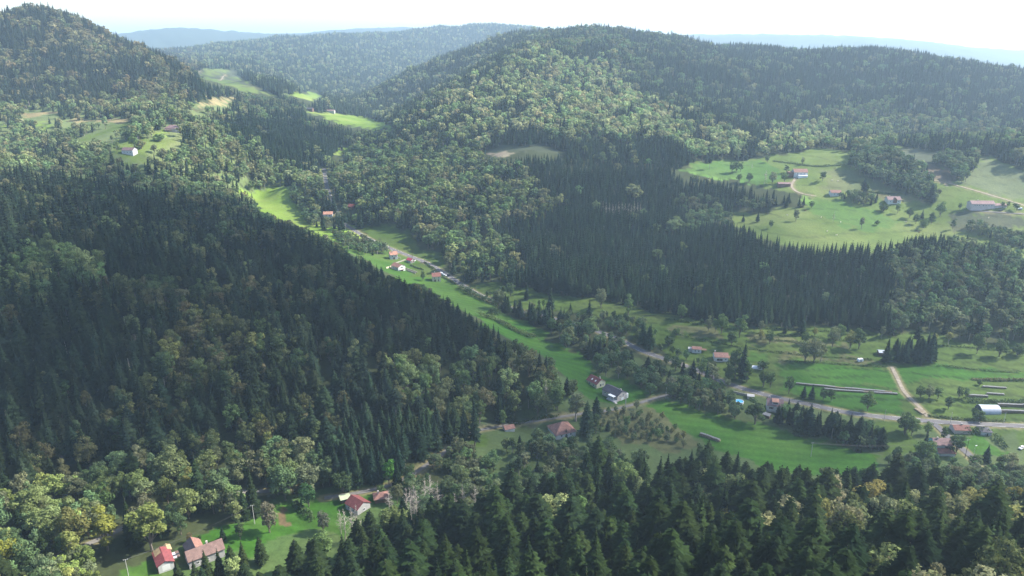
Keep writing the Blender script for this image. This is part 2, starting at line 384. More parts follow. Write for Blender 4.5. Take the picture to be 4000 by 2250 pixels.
# ------------------------------------------------------------------ mesh helpers
def mesh_from(name, V, Fs, mats, midx=None, smooth=False):
    me = bpy.data.meshes.new(name)
    me.from_pydata([tuple(map(float, v)) for v in V], [], [tuple(int(i) for i in f) for f in Fs])
    for m in mats: me.materials.append(m)
    if midx is not None: me.polygons.foreach_set('material_index', np.array(midx, dtype=np.int32))
    if smooth: me.polygons.foreach_set('use_smooth', [True] * len(me.polygons))
    me.update()
    return me
def fast_mesh(name, V, Fa, mats, midx=None, smooth=False):
    """V (n,3), Fa (m,k) uniform faces"""
    me = bpy.data.meshes.new(name)
    V = np.asarray(V, np.float32); Fa = np.asarray(Fa, np.int32)
    m, k = Fa.shape
    me.vertices.add(len(V)); me.vertices.foreach_set('co', V.ravel())
    me.loops.add(m * k); me.loops.foreach_set('vertex_index', Fa.ravel())
    me.polygons.add(m); me.polygons.foreach_set('loop_start', np.arange(0, m * k, k, dtype=np.int32))
    try: me.polygons.foreach_set('loop_total', np.full(m, k, np.int32))
    except Exception: pass
    for mm in mats: me.materials.append(mm)
    if midx is not None: me.polygons.foreach_set('material_index', np.asarray(midx, np.int32))
    if smooth: me.polygons.foreach_set('use_smooth', np.ones(m, bool))
    me.update(calc_edges=True)
    return me
def link(name, me, parent=None, loc=(0, 0, 0), rz=0.0, **props):
    o = bpy.data.objects.new(name, me)
    COL.objects.link(o)
    o.location = loc; o.rotation_euler = (0, 0, rz)
    if parent is not None: o.parent = parent
    for k, v in props.items(): o[k] = v
    return o
def thing(name, label, cat, loc=(0, 0, 0), rz=0.0, group=None):
    o = bpy.data.objects.new(name, None)
    COL.objects.link(o)
    o.location = loc; o.rotation_euler = (0, 0, rz); o.empty_display_size = 0.5
    o['label'] = label; o['category'] = cat
    if group: o['group'] = group
    return o

# ------------------------------------------------------------------ materials
def mat(name, col, rough=0.8, spec=0.2, noise=0.0, nscale=2.0, metal=0.0, bump=0.0):
    m = bpy.data.materials.new(name); m.use_nodes = True
    nt = m.node_tree; b = nt.nodes['Principled BSDF']
    b.inputs['Base Color'].default_value = (*col, 1)
    b.inputs['Roughness'].default_value = rough
    b.inputs['Specular IOR Level'].default_value = spec
    b.inputs['Metallic'].default_value = metal
    if noise:
        tc = nt.nodes.new('ShaderNodeTexCoord'); nz = nt.nodes.new('ShaderNodeTexNoise')
        nz.inputs['Scale'].default_value = nscale; nz.inputs['Detail'].default_value = 5
        mp = nt.nodes.new('ShaderNodeMapRange'); mp.inputs[1].default_value = 0.3; mp.inputs[2].default_value = 0.7
        mp.inputs[3].default_value = 1 - noise; mp.inputs[4].default_value = 1 + noise
        mx = nt.nodes.new('ShaderNodeVectorMath'); mx.operation = 'SCALE'
        mx.inputs[0].default_value = col
        nt.links.new(tc.outputs['Object'], nz.inputs['Vector']); nt.links.new(nz.outputs[0], mp.inputs[0])
        nt.links.new(mp.outputs[0], mx.inputs['Scale']); nt.links.new(mx.outputs[0], b.inputs['Base Color'])
        if bump:
            bp = nt.nodes.new('ShaderNodeBump'); bp.inputs['Strength'].default_value = bump
            nt.links.new(nz.outputs[0], bp.inputs['Height']); nt.links.new(bp.outputs[0], b.inputs['Normal'])
    return m
def tile_mat(name, col, rows=0.35):
    """roof tiles / sheet ribs: fine bands along local y plus blotches"""
    m = bpy.data.materials.new(name); m.use_nodes = True
    nt = m.node_tree; b = nt.nodes['Principled BSDF']; b.inputs['Roughness'].default_value = 0.75
    b.inputs['Specular IOR Level'].default_value = 0.2
    tc = nt.nodes.new('ShaderNodeTexCoord')
    br = nt.nodes.new('ShaderNodeTexBrick')
    br.inputs['Color1'].default_value = (*[c * 1.08 for c in col], 1); br.inputs['Color2'].default_value = (*[c * 0.86 for c in col], 1)
    br.inputs['Mortar'].default_value = (*[c * 0.6 for c in col], 1)
    br.inputs['Scale'].default_value = 1.0; br.inputs['Brick Width'].default_value = 0.45; br.inputs['Row Height'].default_value = rows
    br.inputs['Mortar Size'].default_value = 0.03
    nz = nt.nodes.new('ShaderNodeTexNoise'); nz.inputs['Scale'].default_value = 0.7; nz.inputs['Detail'].default_value = 6
    mp = nt.nodes.new('ShaderNodeMapRange'); mp.inputs[1].default_value = 0.3; mp.inputs[2].default_value = 0.7; mp.inputs[3].default_value = 0.75; mp.inputs[4].default_value = 1.2
    mx = nt.nodes.new('ShaderNodeVectorMath'); mx.operation = 'SCALE'
    nt.links.new(tc.outputs['Object'], br.inputs['Vector']); nt.links.new(tc.outputs['Object'], nz.inputs['Vector'])
    nt.links.new(br.outputs[0], mx.inputs[0]); nt.links.new(nz.outputs[0], mp.inputs[0]); nt.links.new(mp.outputs[0], mx.inputs['Scale'])
    nt.links.new(mx.outputs[0], b.inputs['Base Color'])
    return m
LEAF_GAIN = 1.0
def foliage(name, translucent=0.35, nscale=0.35, contrast=0.35, LEAF_GAIN=1.0):
    m = bpy.data.materials.new(name); m.use_nodes = True
    nt = m.node_tree; nt.nodes.clear()
    at = nt.nodes.new('ShaderNodeAttribute'); at.attribute_type = 'INSTANCER'; at.attribute_name = 'tcol'
    tc = nt.nodes.new('ShaderNodeTexCoord'); nz = nt.nodes.new('ShaderNodeTexNoise')
    nz.inputs['Scale'].default_value = nscale; nz.inputs['Detail'].default_value = 4; nz.inputs['Roughness'].default_value = 0.7
    mp = nt.nodes.new('ShaderNodeMapRange'); mp.inputs[1].default_value = 0.35; mp.inputs[2].default_value = 0.65
    mp.inputs[3].default_value = LEAF_GAIN * (1 - contrast); mp.inputs[4].default_value = LEAF_GAIN * (1 + contrast)
    mx = nt.nodes.new('ShaderNodeVectorMath'); mx.operation = 'SCALE'
    nt.links.new(tc.outputs['Object'], nz.inputs['Vector']); nt.links.new(nz.outputs[0], mp.inputs[0])
    nt.links.new(at.outputs['Color'], mx.inputs[0]); nt.links.new(mp.outputs[0], mx.inputs['Scale'])
    d = nt.nodes.new('ShaderNodeBsdfDiffuse'); t = nt.nodes.new('ShaderNodeBsdfTranslucent')
    ms = nt.nodes.new('ShaderNodeMixShader'); ms.inputs[0].default_value = translucent
    o = nt.nodes.new('ShaderNodeOutputMaterial')
    nt.links.new(mx.outputs[0], d.inputs[0]); nt.links.new(mx.outputs[0], t.inputs[0])
    nt.links.new(d.outputs[0], ms.inputs[1]); nt.links.new(t.outputs[0], ms.inputs[2]); nt.links.new(ms.outputs[0], o.inputs[0])
    return m
M_NEEDLE = foliage('needles', 0.2, 0.4, 0.4)
M_LEAF = foliage('leaves', 0.35, 0.25, 0.4, 1.75)
M_BARK = mat('bark', (0.16, 0.135, 0.11), 0.9, 0.1, 0.35, 1.5)
M_PALEBARK = mat('pale bark', (0.30, 0.27, 0.24), 0.9, 0.1, 0.3, 1.5)
M_SNAG = mat('bleached dead wood', (0.42, 0.37, 0.31), 0.9, 0.1, 0.25, 1.5)

# ------------------------------------------------------------------ ground
FOREST_FLOOR = np.array((0.040, 0.050, 0.020))
gx, gy = GX.ravel(), GY.ravel()
n1 = fbm(gx / 40, gy / 40, 4); n2 = fbm(gx / 9 + 40, gy / 9, 4); n3 = fbm(gx / 140, gy / 140 + 9, 3)
colr = np.tile(FOREST_FLOOR, (len(gx), 1)) * (0.7 + 0.6 * n2[:, None])
meadow_mask = np.zeros(len(gx), bool)
def jit(x, y):
    a_ = 5 + np.hypot(x, y) * 0.018
    s_ = 9 + np.hypot(x, y) * 0.012
    return x + (fbm(x / 13 + 7, y / 13, 4) - 0.47) * a_ * 1.6, y + (fbm(x / 13 + 90, y / 13, 4) - 0.47) * a_ * 1.6
jx, jy = jit(gx, gy)
def paint(poly, c, mask_out=None):
    m = inside(poly, jx, jy)
    c = np.array(c)
    v = 0.80 + 0.42 * n2[m] + 0.5 * (n1[m] - 0.47)
    dryness = np.clip((n1[m] - 0.40) * 2.2 + (n3[m] - 0.47) * 1.2, 0, 1)[:, None]
    base = c * v[:, None]
    colr[m] = base * (1 - 0.38 * dryness) + np.array((0.19, 0.18, 0.075)) * 0.38 * dryness * (c.sum() / 0.27)
    return m
UNDER = [([(-150,250),(400,250),(560,255),(740,290),(600,400),(620,480),(300,450),(-150,420)], (0.10,0.135,0.05)), ([(560,470),(640,470),(800,400),(850,430),(800,520),(700,500)], (0.09,0.13,0.045)),
 ([(1150,1060),(1500,900),(1900,940),(2700,1050),(2700,1240),(2250,1215),(1200,1235)], (0.060,0.090,0.032)), ([(350,1449),(700,1250),(1000,1200),(1150,1230),(900,1400),(600,1600),(350,1600)], (0.055,0.10,0.028))]
for p, c in UNDER: paint(poly_world(p), c)
for p, c in MW: meadow_mask |= paint(p, c)
for p, c in PW: paint(p, c)
rr0 = np.hypot(gx, gy)
colr[meadow_mask] *= np.interp(rr0[meadow_mask], [300, 600, 750, 1100], [0.58, 0.60, 0.80, 1.0])[:, None] if False else 0.66
far = rr0 > 5300
colr[far] = np.array((0.035, 0.050, 0.030))
# old cultivation terraces: narrow rough banks along the contours of the meadows
gz0 = GZ.ravel()
for mi_, stp, thn, dk in ((4, 1.15, 0.20, 0.52), (10, 5.0, 0.10, 0.72)):
    m = inside(MW[mi_][0], jx, jy)
    fr_ = (gz0[m] + (n3[m] - 0.47) * 1.2) / stp; fr_ = fr_ - np.floor(fr_)
    colr[np.nonzero(m)[0][(fr_ < thn) & (n2[m] > 0.36)]] *= dk
# mown streaks run along the lower fields
st = np.sin((gy * 0.9 + gx * 0.18) * 0.9 + n1 * 5) * 0.5 + 0.5
mm = meadow_mask & (np.hypot(gx, gy) < 650)
colr[mm] *= (0.86 + 0.26 * st[mm])[:, None]
for k, (l, w) in RW.items():          # verges and road cuttings
    lo, hi = l.min(0) - 12, l.max(0) + 12
    m = (gx > lo[0]) & (gx < hi[0]) & (gy > lo[1]) & (gy < hi[1])
    d = dist_line(l[::2], gx[m], gy[m])
    idx = np.nonzero(m)[0]
    f = np.clip((w * 0.5 + 1.5 + n2[m] * 2 - d) / 1.2, 0, 1)[:, None]
    colr[idx] = colr[idx] * (1 - f * 0.8) + np.array((0.19, 0.165, 0.085)) * f * 0.8
ia = np.arange((NR - 1) * (NT - 1)); r0 = ia // (NT - 1); c0 = ia % (NT - 1); b0 = r0 * NT + c0
gf = np.stack([b0, b0 + 1, b0 + NT + 1, b0 + NT], 1)
M_GROUND = bpy.data.materials.new('ground cover'); M_GROUND.use_nodes = True
nt = M_GROUND.node_tree; b = nt.nodes['Principled BSDF']; b.inputs['Roughness'].default_value = 0.9; b.inputs['Specular IOR Level'].default_value = 0.1
at = nt.nodes.new('ShaderNodeAttribute'); at.attribute_name = 'cover'
tc = nt.nodes.new('ShaderNodeTexCoord')
nz = nt.nodes.new('ShaderNodeTexNoise'); nz.inputs['Scale'].default_value = 0.5; nz.inputs['Detail'].default_value = 8; nz.inputs['Roughness'].default_value = 0.75
mp = nt.nodes.new('ShaderNodeMapRange'); mp.inputs[1].default_value = 0.3; mp.inputs[2].default_value = 0.7; mp.inputs[3].default_value = 0.7; mp.inputs[4].default_value = 1.3
mx = nt.nodes.new('ShaderNodeVectorMath'); mx.operation = 'SCALE'
nt.links.new(tc.outputs['Object'], nz.inputs['Vector']); nt.links.new(nz.outputs[0], mp.inputs[0])
nt.links.new(at.outputs['Color'], mx.inputs[0]); nt.links.new(mp.outputs[0], mx.inputs['Scale']); nt.links.new(mx.outputs[0], b.inputs['Base Color'])
gme = fast_mesh('terrain', np.stack([gx, gy, GZ.ravel()], 1), gf[:, ::-1], [M_GROUND], smooth=True)
ca = gme.color_attributes.new('cover', 'FLOAT_COLOR', 'POINT')
ca.data.foreach_set('color', np.concatenate([np.clip(colr, 0, 1), np.ones((len(colr), 1))], 1).astype(np.float32).ravel())
link('terrain', gme, kind='structure')

# ------------------------------------------------------------------ roads
M_ASPH = mat('worn asphalt', (0.125, 0.118, 0.118), 0.85, 0.2, 0.15, 0.3)
M_LANE = mat('lane surface', (0.16, 0.15, 0.135), 0.9, 0.2, 0.2, 0.4)
M_GRAVEL = mat('gravel track', (0.27, 0.23, 0.175), 0.95, 0.1, 0.3, 0.5)
M_PAINT = mat('road paint', (0.75, 0.75, 0.72), 0.7, 0.3)
def strip(line, zs, w, dz=0.08):
    t = np.gradient(line, axis=0); t /= np.hypot(t[:, 0], t[:, 1])[:, None] + 1e-9
    nrm = np.stack([-t[:, 1], t[:, 0]], 1)
    cols = 5; V = []
    for j in range(cols):
        o = (j / (cols - 1) - 0.5) * w
        q = line + nrm * o
        z = np.maximum(zs + dz, 0) if False else zs + dz
        V.append(np.column_stack([q, z]))
    V = np.stack(V, 1).reshape(-1, 3)
    n_ = len(line); Fs = []
    for i in range(n_ - 1):
        for j in range(cols - 1):
            a = i * cols + j
            Fs.append((a, a + 1, a + cols + 1, a + cols))
    return V, np.array(Fs)
for k, (l, w) in RW.items():
    if len(l) < 3: continue
    V, Fs = strip(l, RS[k], w, 0.10 if k in ('main',) else 0.14)
    nm, mt = {'main': ('valley_road', M_ASPH), 'side': ('side_lane', M_LANE), 'forest': ('forest_track', M_LANE), 'junction': ('junction_lane', M_ASPH), 'farmroad': ('farm_road', M_ASPH)}.get(k, ('field_track', M_GRAVEL))
    link(nm, fast_mesh(nm, V, Fs, [mt]), kind='structure')
    if k == 'main':
        Vs, Fq = [], []
        for side, ww in ((-0.46, 0.16), (0.46, 0.16)):
            t = np.gradient(l, axis=0); t /= np.hypot(t[:, 0], t[:, 1])[:, None]; nr = np.stack([-t[:, 1], t[:, 0]], 1)
            q = l + nr * (side * w)
            V2, F2 = strip(q, RS[k], ww, 0.112)
            for i in range(0, len(F2), 12):
                base = F2[i:i + 6]
                Fq += [tuple(x + sum(len(a) for a in Vs) for x in f) for f in base]
            Vs.append(V2)
        link('road_markings', fast_mesh('road_markings', np.concatenate(Vs), np.array(Fq), [M_PAINT]), kind='structure')

# ------------------------------------------------------------------ tree forms
def tube(V, Fs, M, p0, p1, r0, r1, mi, n_=5):
    p0, p1 = np.array(p0, float), np.array(p1, float)
    d = p1 - p0; L = np.linalg.norm(d) + 1e-9; d /= L
    a = np.cross(d, (0, 0, 1) if abs(d[2]) < 0.9 else (1, 0, 0)); a /= np.linalg.norm(a); b_ = np.cross(d, a)
    base = len(V)
    for p, r in ((p0, r0), (p1, r1)):
        for i in range(n_):
            t = 2 * math.pi * i / n_
            V.append(p + (a * math.cos(t) + b_ * math.sin(t)) * r)
    for i in range(n_):
        j = (i + 1) % n_
        Fs.append((base + i, base + j, base + n_ + j, base + n_ + i)); M.append(mi)
def conifer(seed, Ht=24.0, Rd=3.4, layers=20, per=9, base=0.12, power=0.85, droop=0.28, side=True, roundtop=0.0):
    rs = random.Random(seed)
    V, Fs, M = [], [], []
    off = rs.random() * 6
    for i in range(layers):
        t = i / (layers - 1.0)
        z = Ht * (base + (1 - base) * t)
        prof = (1 - t) ** power
        if roundtop: prof = prof * (1 - roundtop) + roundtop * math.sqrt(max(0, 1 - (2 * t - 0.85) ** 2 / 1.35))
        r = Rd * max(prof, 0.05) * rs.uniform(0.86, 1.1)
        k = max(4, int(per * (0.55 + 0.45 * (1 - t))))
        for j in range(k):
            a = off + i * 2.4 + 2 * math.pi * j / k + rs.uniform(-0.3, 0.3)
            rr_ = r * rs.uniform(0.62, 1.18)
            zz = z + rs.uniform(-0.35, 0.35)
            ca_, sa_ = math.cos(a), math.sin(a)
            wd = 0.30 * rr_ + 0.28
            up = 0.10 * rr_
            tip = (ca_ * rr_, sa_ * rr_, zz - droop * rr_ * rs.uniform(0.7, 1.3))
            mid = 0.52 * rr_
            b0_ = len(V)
            V += [(0, 0, zz + 0.25), (ca_ * mid - sa_ * wd, sa_ * mid + ca_ * wd, zz - droop * mid - 0.30 * wd), tip,
                  (ca_ * mid + sa_ * wd, sa_ * mid - ca_ * wd, zz - droop * mid - 0.30 * wd), (ca_ * mid, sa_ * mid, zz - droop * mid * 0.6 + up)]
            Fs += [(b0_, b0_ + 1, b0_ + 4), (b0_ + 1, b0_ + 2, b0_ + 4), (b0_ + 2, b0_ + 3, b0_ + 4), (b0_ + 3, b0_, b0_ + 4)]; M += [0] * 4
            if side and rr_ > 1.0:
                for s in (-1, 1):
                    b1 = len(V); q = 0.35 * rr_; e = 0.78 * rr_; w2 = s * wd * rs.uniform(1.2, 1.7)
                    V += [(ca_ * q, sa_ * q, zz - droop * q), (ca_ * e - sa_ * w2, sa_ * e + ca_ * w2, zz - droop * e * 1.15 - 0.15), (ca_ * e * 0.85, sa_ * e * 0.85, zz - droop * e * 0.9 + 0.05)]
                    Fs.append((b1, b1 + 1, b1 + 2)); M.append(0)
    # ragged inner mass so the crown is not see-through
    nn = 7; b0_ = len(V)
    for q, zt in ((0.62, base + 0.02), (0.5, 0.45 + base * 0.5), (0.0, 0.97)):
        for j in range(nn):
            a = 2 * math.pi * j / nn
            rr_ = Rd * q * (1 - zt) ** 0.8 * rs.uniform(0.8, 1.15) if q else 0.03
            V.append((math.cos(a) * rr_, math.sin(a) * rr_, Ht * zt + rs.uniform(-0.4, 0.4)))
    for L_ in range(2):
        for j in range(nn):
            k = (j + 1) % nn
            Fs.append((b0_ + L_ * nn + j, b0_ + L_ * nn + k, b0_ + (L_ + 1) * nn + k, b0_ + (L_ + 1) * nn + j)); M.append(0)
    TV, TF, TM = [], [], []
    lean = rs.uniform(-0.3, 0.3)
    tube(TV, TF, TM, (0, 0, -1.5), (lean * 0.5, 0, Ht * 0.5), 0.34, 0.2, 0, 6)
    tube(TV, TF, TM, (lean * 0.5, 0, Ht * 0.5), (0, 0, Ht * 1.03), 0.2, 0.03, 0, 6)
    return (V, Fs, M), (TV, TF, TM)
def broadleaf(seed, Ht=17.0, Rd=5.2, lobes=16, leaves=75, size=0.85, base=0.28, tall=1.0, gap=0.0):
    rs = random.Random(seed)
    V, Fs, M = [], [], []
    cz = Ht * (base + (1 - base) * 0.5); hz = Ht * (1 - base) * 0.5
    centers = []
    for i in range(lobes):
        t = (i + 0.5) / lobes
        ph = math.acos(1 - 1.75 * t); a = i * 2.39996 + rs.uniform(-0.4, 0.4)
        q = rs.uniform(0.38, 0.86)
        c = np.array((math.sin(ph) * math.cos(a) * Rd * q, math.sin(ph) * math.sin(a) * Rd * q, cz + math.cos(ph) * hz * q * tall))
        centers.append((c, rs.uniform(0.22, 0.46) * Rd))
    centers.append((np.array((0, 0, cz)), Rd * 0.5))
    for c, lr in centers:
        for j in range(leaves):
            d = np.array((rs.gauss(0, 1), rs.gauss(0, 1), rs.gauss(0, 1) + 0.25)); d /= np.linalg.norm(d)
            p = c + d * lr * rs.uniform(0.72, 1.08) * np.array((1, 1, 0.85))
            nrm = d + np.array((rs.gauss(0, 0.55), rs.gauss(0, 0.55), rs.gauss(0, 0.55) + 0.25)); nrm /= np.linalg.norm(nrm)
            u_ = np.cross(nrm, (rs.gauss(0, 1), rs.gauss(0, 1), rs.gauss(0, 1))); u_ /= np.linalg.norm(u_); w_ = np.cross(nrm, u_)
            s = size * rs.uniform(0.6, 1.3); b0_ = len(V)
            V += [p + u_ * s * 0.7, p + w_ * s * 0.45, p - u_ * s * 0.7, p - w_ * s * 0.45]
            Fs.append((b0_, b0_ + 1, b0_ + 2, b0_ + 3)); M.append(0)
    TV, TF, TM = [], [], []
    tube(TV, TF, TM, (0, 0, -1.5), (0.15, 0.1, Ht * base), 0.36, 0.27, 0, 6)
    tube(TV, TF, TM, (0.15, 0.1, Ht * base), (0, 0, Ht * 0.72), 0.27, 0.10, 0, 6)
    for c, lr in centers[::2]:
        tube(TV, TF, TM, (0.1, 0.05, Ht * base * rs.uniform(0.8, 1.5)), c, 0.16, 0.05, 0, 4)
    return (V, Fs, M), (TV, TF, TM)
def snag(seed, Ht=20.0, spread=2.6, n_=60, leafy=0):
    rs = random.Random(seed); TV, TF, TM = [], [], []
    tube(TV, TF, TM, (0, 0, -1.5), (0.3, 0.2, Ht * 0.55), 0.30, 0.18, 0, 6)
    tube(TV, TF, TM, (0.3, 0.2, Ht * 0.55), (0.1, 0, Ht), 0.18, 0.04, 0, 6)
    V, Fs, M = [], [], []
    for i in range(n_):
        t = rs.uniform(0.25, 0.98); a = rs.uniform(0, 6.28); L = spread * (1.15 - t) * rs.uniform(0.6, 1.4)
        p = np.array((0.25, 0.15, Ht * t)); q = p + np.array((math.cos(a) * L, math.sin(a) * L, L * rs.uniform(0.05, 0.7)))
        tube(V, Fs, M, p, q, 0.085, 0.03, 0, 3)
        for k in range(2):
            s = p + (q - p) * rs.uniform(0.4, 0.9)
            e = s + np.array((math.cos(a + rs.uniform(-1, 1)) * L * 0.45, math.sin(a + rs.uniform(-1, 1)) * L * 0.45, rs.uniform(0.1, 0.6)))
            tube(V, Fs, M, s, e, 0.045, 0.02, 0, 3)
    return (V, Fs, M), (TV, TF, TM)
def tomesh(name, g, m): return mesh_from(name, g[0], g[1], [m])
FORMS = {}
def form(key, kind, crown_mat, bark_mat, **kw):
    g = {'c': conifer, 'b': broadleaf, 's': snag}[kind](**kw)
    FORMS[key] = (tomesh(key + '_crown', g[0], crown_mat), tomesh(key + '_trunk', g[1], bark_mat), kw.get('Ht'))
for i in range(3): form('spruce%d' % i, 'c', M_NEEDLE, M_BARK, seed=10 + i, Ht=21, Rd=(3.9, 4.4, 3.4)[i], base=(0.08, 0.14, 0.20)[i])
for i in range(2): form('fir%d' % i, 'c', M_NEEDLE, M_BARK, seed=20 + i, Ht=20, Rd=4.8, layers=21, per=10, base=0.12, power=0.62, droop=0.12, roundtop=0.12)
form('pine0', 'c', M_NEEDLE, M_PALEBARK, seed=31, Ht=22, Rd=3.6, layers=11, per=8, base=0.50, power=0.6, droop=0.05, roundtop=0.6)
form('tall0', 'c', M_NEEDLE, M_PALEBARK, seed=33, Ht=24, Rd=3.0, layers=15, per=8, base=0.36, power=0.8, droop=0.3)
for i in range(4): form('broad%d' % i, 'b', M_LEAF, M_BARK, seed=40 + i, Ht=17, Rd=(5.4, 4.7, 4.2, 5.0)[i], lobes=(17, 14, 12, 15)[i], leaves=130, size=0.62, base=(0.08, 0.12, 0.08, 0.14)[i], tall=(1, 1.05, 1.15, 1)[i])
form('birch0', 'b', M_LEAF, M_PALEBARK, seed=50, Ht=17, Rd=3.1, lobes=14, leaves=90, size=0.55, base=0.22, tall=1.25)
form('open0', 'b', M_LEAF, M_BARK, seed=53, Ht=13, Rd=4.0, lobes=17, leaves=60, size=0.58, base=0.10)
form('bush0', 'b', M_LEAF, M_BARK, seed=55, Ht=5, Rd=3.0, lobes=10, leaves=55, size=0.55, base=0.02)
for i in range(2): form('snag%d' % i, 's', M_SNAG, M_SNAG, seed=60 + i, Ht=20, spread=3.6, n_=60)
def tree(kind_name, key, x, y, h, rot, colour, label, cat, group=None, wide=1.0, z=None):
    cm, tm, H0 = FORMS[key]
    s = h / H0
    r = thing(kind_name, label, cat, (x, y, float(H(x, y)) if z is None else z), rot, group)
    r.scale = (s * wide, s * wide, s)
    link('trunk', tm, r); c = link('branches' if key.startswith('snag') else 'crown', cm, r)
    c['tcol'] = [float(k) for k in colour]
    return r

# ------------------------------------------------------------------ where the woods stand
def hsv_jit(c, n_):
    c = np.array(c)
    return np.tile(c, (n_, 1))
# species map in frame coordinates: outline, conifer share, height factor, palette, plantation, spacing factor
ZONES = [
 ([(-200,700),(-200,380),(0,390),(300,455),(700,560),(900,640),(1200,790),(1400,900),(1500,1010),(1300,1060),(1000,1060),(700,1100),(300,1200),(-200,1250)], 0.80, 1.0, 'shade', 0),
 ([(150,640),(420,640),(640,800),(720,900),(900,1000),(700,1060),(500,960),(350,860),(200,760)], 0.42, 1.0, 'autumn', 0),
 ([(-200,640),(140,600),(330,640),(200,720),(-200,760)], 0.35, 1.0, 'beech', 0),
 ([(-200,1000),(130,1080),(380,1130),(640,1010),(760,1060),(560,1200),(0,1200),(-200,1200)], 0.6, 1.0, 'autumn', 0),
 ([(1000,900),(1200,880),(1400,930),(1500,1010),(1430,1060),(1150,1050),(1000,1000)], 0.25, 0.95, 'beech', 0),
 ([(-200,1180),(150,1190),(420,1120),(650,1130),(780,1180),(760,1260),(480,1330),(380,1420),(-200,1600)], 0.12, 1.0, 'bright', 0),
 ([(800,1060),(900,1035),(1180,1020),(1200,1080),(1120,1190),(900,1190),(790,1180)], 1.0, 1.1, 'dark', 1),
 # foreground hillside
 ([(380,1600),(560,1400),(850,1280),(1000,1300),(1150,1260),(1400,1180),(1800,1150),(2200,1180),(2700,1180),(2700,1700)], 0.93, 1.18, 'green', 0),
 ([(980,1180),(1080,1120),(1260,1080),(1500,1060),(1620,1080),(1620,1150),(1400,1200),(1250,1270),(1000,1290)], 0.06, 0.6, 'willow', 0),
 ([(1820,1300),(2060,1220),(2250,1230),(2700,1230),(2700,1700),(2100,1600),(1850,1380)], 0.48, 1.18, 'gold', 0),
 ([(2250,1120),(2700,1100),(2700,1240),(2400,1235),(2250,1200)], 0.12, 0.5, 'willow', 0),
 # centre
 ([(1240,440),(1400,400),(1640,400),(1760,440),(2040,500),(2060,590),(2400,580),(2440,620),(2250,700),(2230,860),(1900,830),(1650,790),(1400,750),(1240,700),(1200,600)], 0.985, 1.0, 'dark', 1),
 ([(1700,480),(1850,490),(2050,500),(2040,540),(1850,545),(1740,560),(1680,560)], 0.15, 0.8, 'willow', 0),
 ([(1200,440),(1330,430),(1400,500),(1300,560),(1180,560)], 0.15, 0.9, 'beech', 0),
 ([(1100,600),(1250,560),(1330,640),(1260,730),(1110,680)], 0.35, 0.85, 'beech', 0),
 ([(2230,640),(2420,600),(2700,620),(2700,900),(2230,860),(2210,760),(2260,700)], 0.12, 0.85, 'willow', 0),
 ([(820,400),(1000,320),(1240,370),(1240,440),(1180,580),(1100,640),(900,570),(810,480)], 0.22, 0.95, 'beech', 0),
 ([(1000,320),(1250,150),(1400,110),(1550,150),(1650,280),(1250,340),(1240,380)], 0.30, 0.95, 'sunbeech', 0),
 ([(1250,330),(1700,350),(1900,370),(1900,420),(1650,410),(1250,395)], 0.95, 0.9, 'dark', 1),
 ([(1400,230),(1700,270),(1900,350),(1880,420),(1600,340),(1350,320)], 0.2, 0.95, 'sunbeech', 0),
 ([(1550,60),(1750,80),(1900,100),(2700,100),(2700,400),(2150,350),(1900,330),(1750,260),(1650,200)], 0.86, 1.0, 'dark', 0),
 ([(1930,310),(2100,290),(2200,340),(2060,380),(1930,370)], 0.25, 0.8, 'sunbeech', 0),
 ([(2050,270),(2250,240),(2500,300),(2560,350),(2300,350),(2150,350)], 0.35, 0.8, 'beech', 0),
 # left mountain and the knolls below it
 ([(-200,-50),(200,0),(500,150),(520,240),(380,290),(-200,300)], 0.62, 0.95, 'autumnfar', 0),
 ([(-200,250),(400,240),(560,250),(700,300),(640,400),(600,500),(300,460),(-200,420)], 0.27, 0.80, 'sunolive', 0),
 ([(540,300),(700,290),(860,320),(870,380),(760,410),(620,350)], 0.97, 0.95, 'dark', 1),
 ([(600,340),(760,410),(850,390),(790,500),(600,500)], 0.25, 0.85, 'sunolive', 0),
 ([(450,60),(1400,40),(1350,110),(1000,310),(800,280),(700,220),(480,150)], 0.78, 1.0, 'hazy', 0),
 # riverside belt
 ([(1370,860),(1440,825),(1560,800),(1660,850),(1760,900),(1860,980),(2000,1040),(2240,1080),(2220,1140),(2000,1100),(1850,1060),(1700,1010),(1500,960)], 0.12, 0.62, 'willow', 0),
]
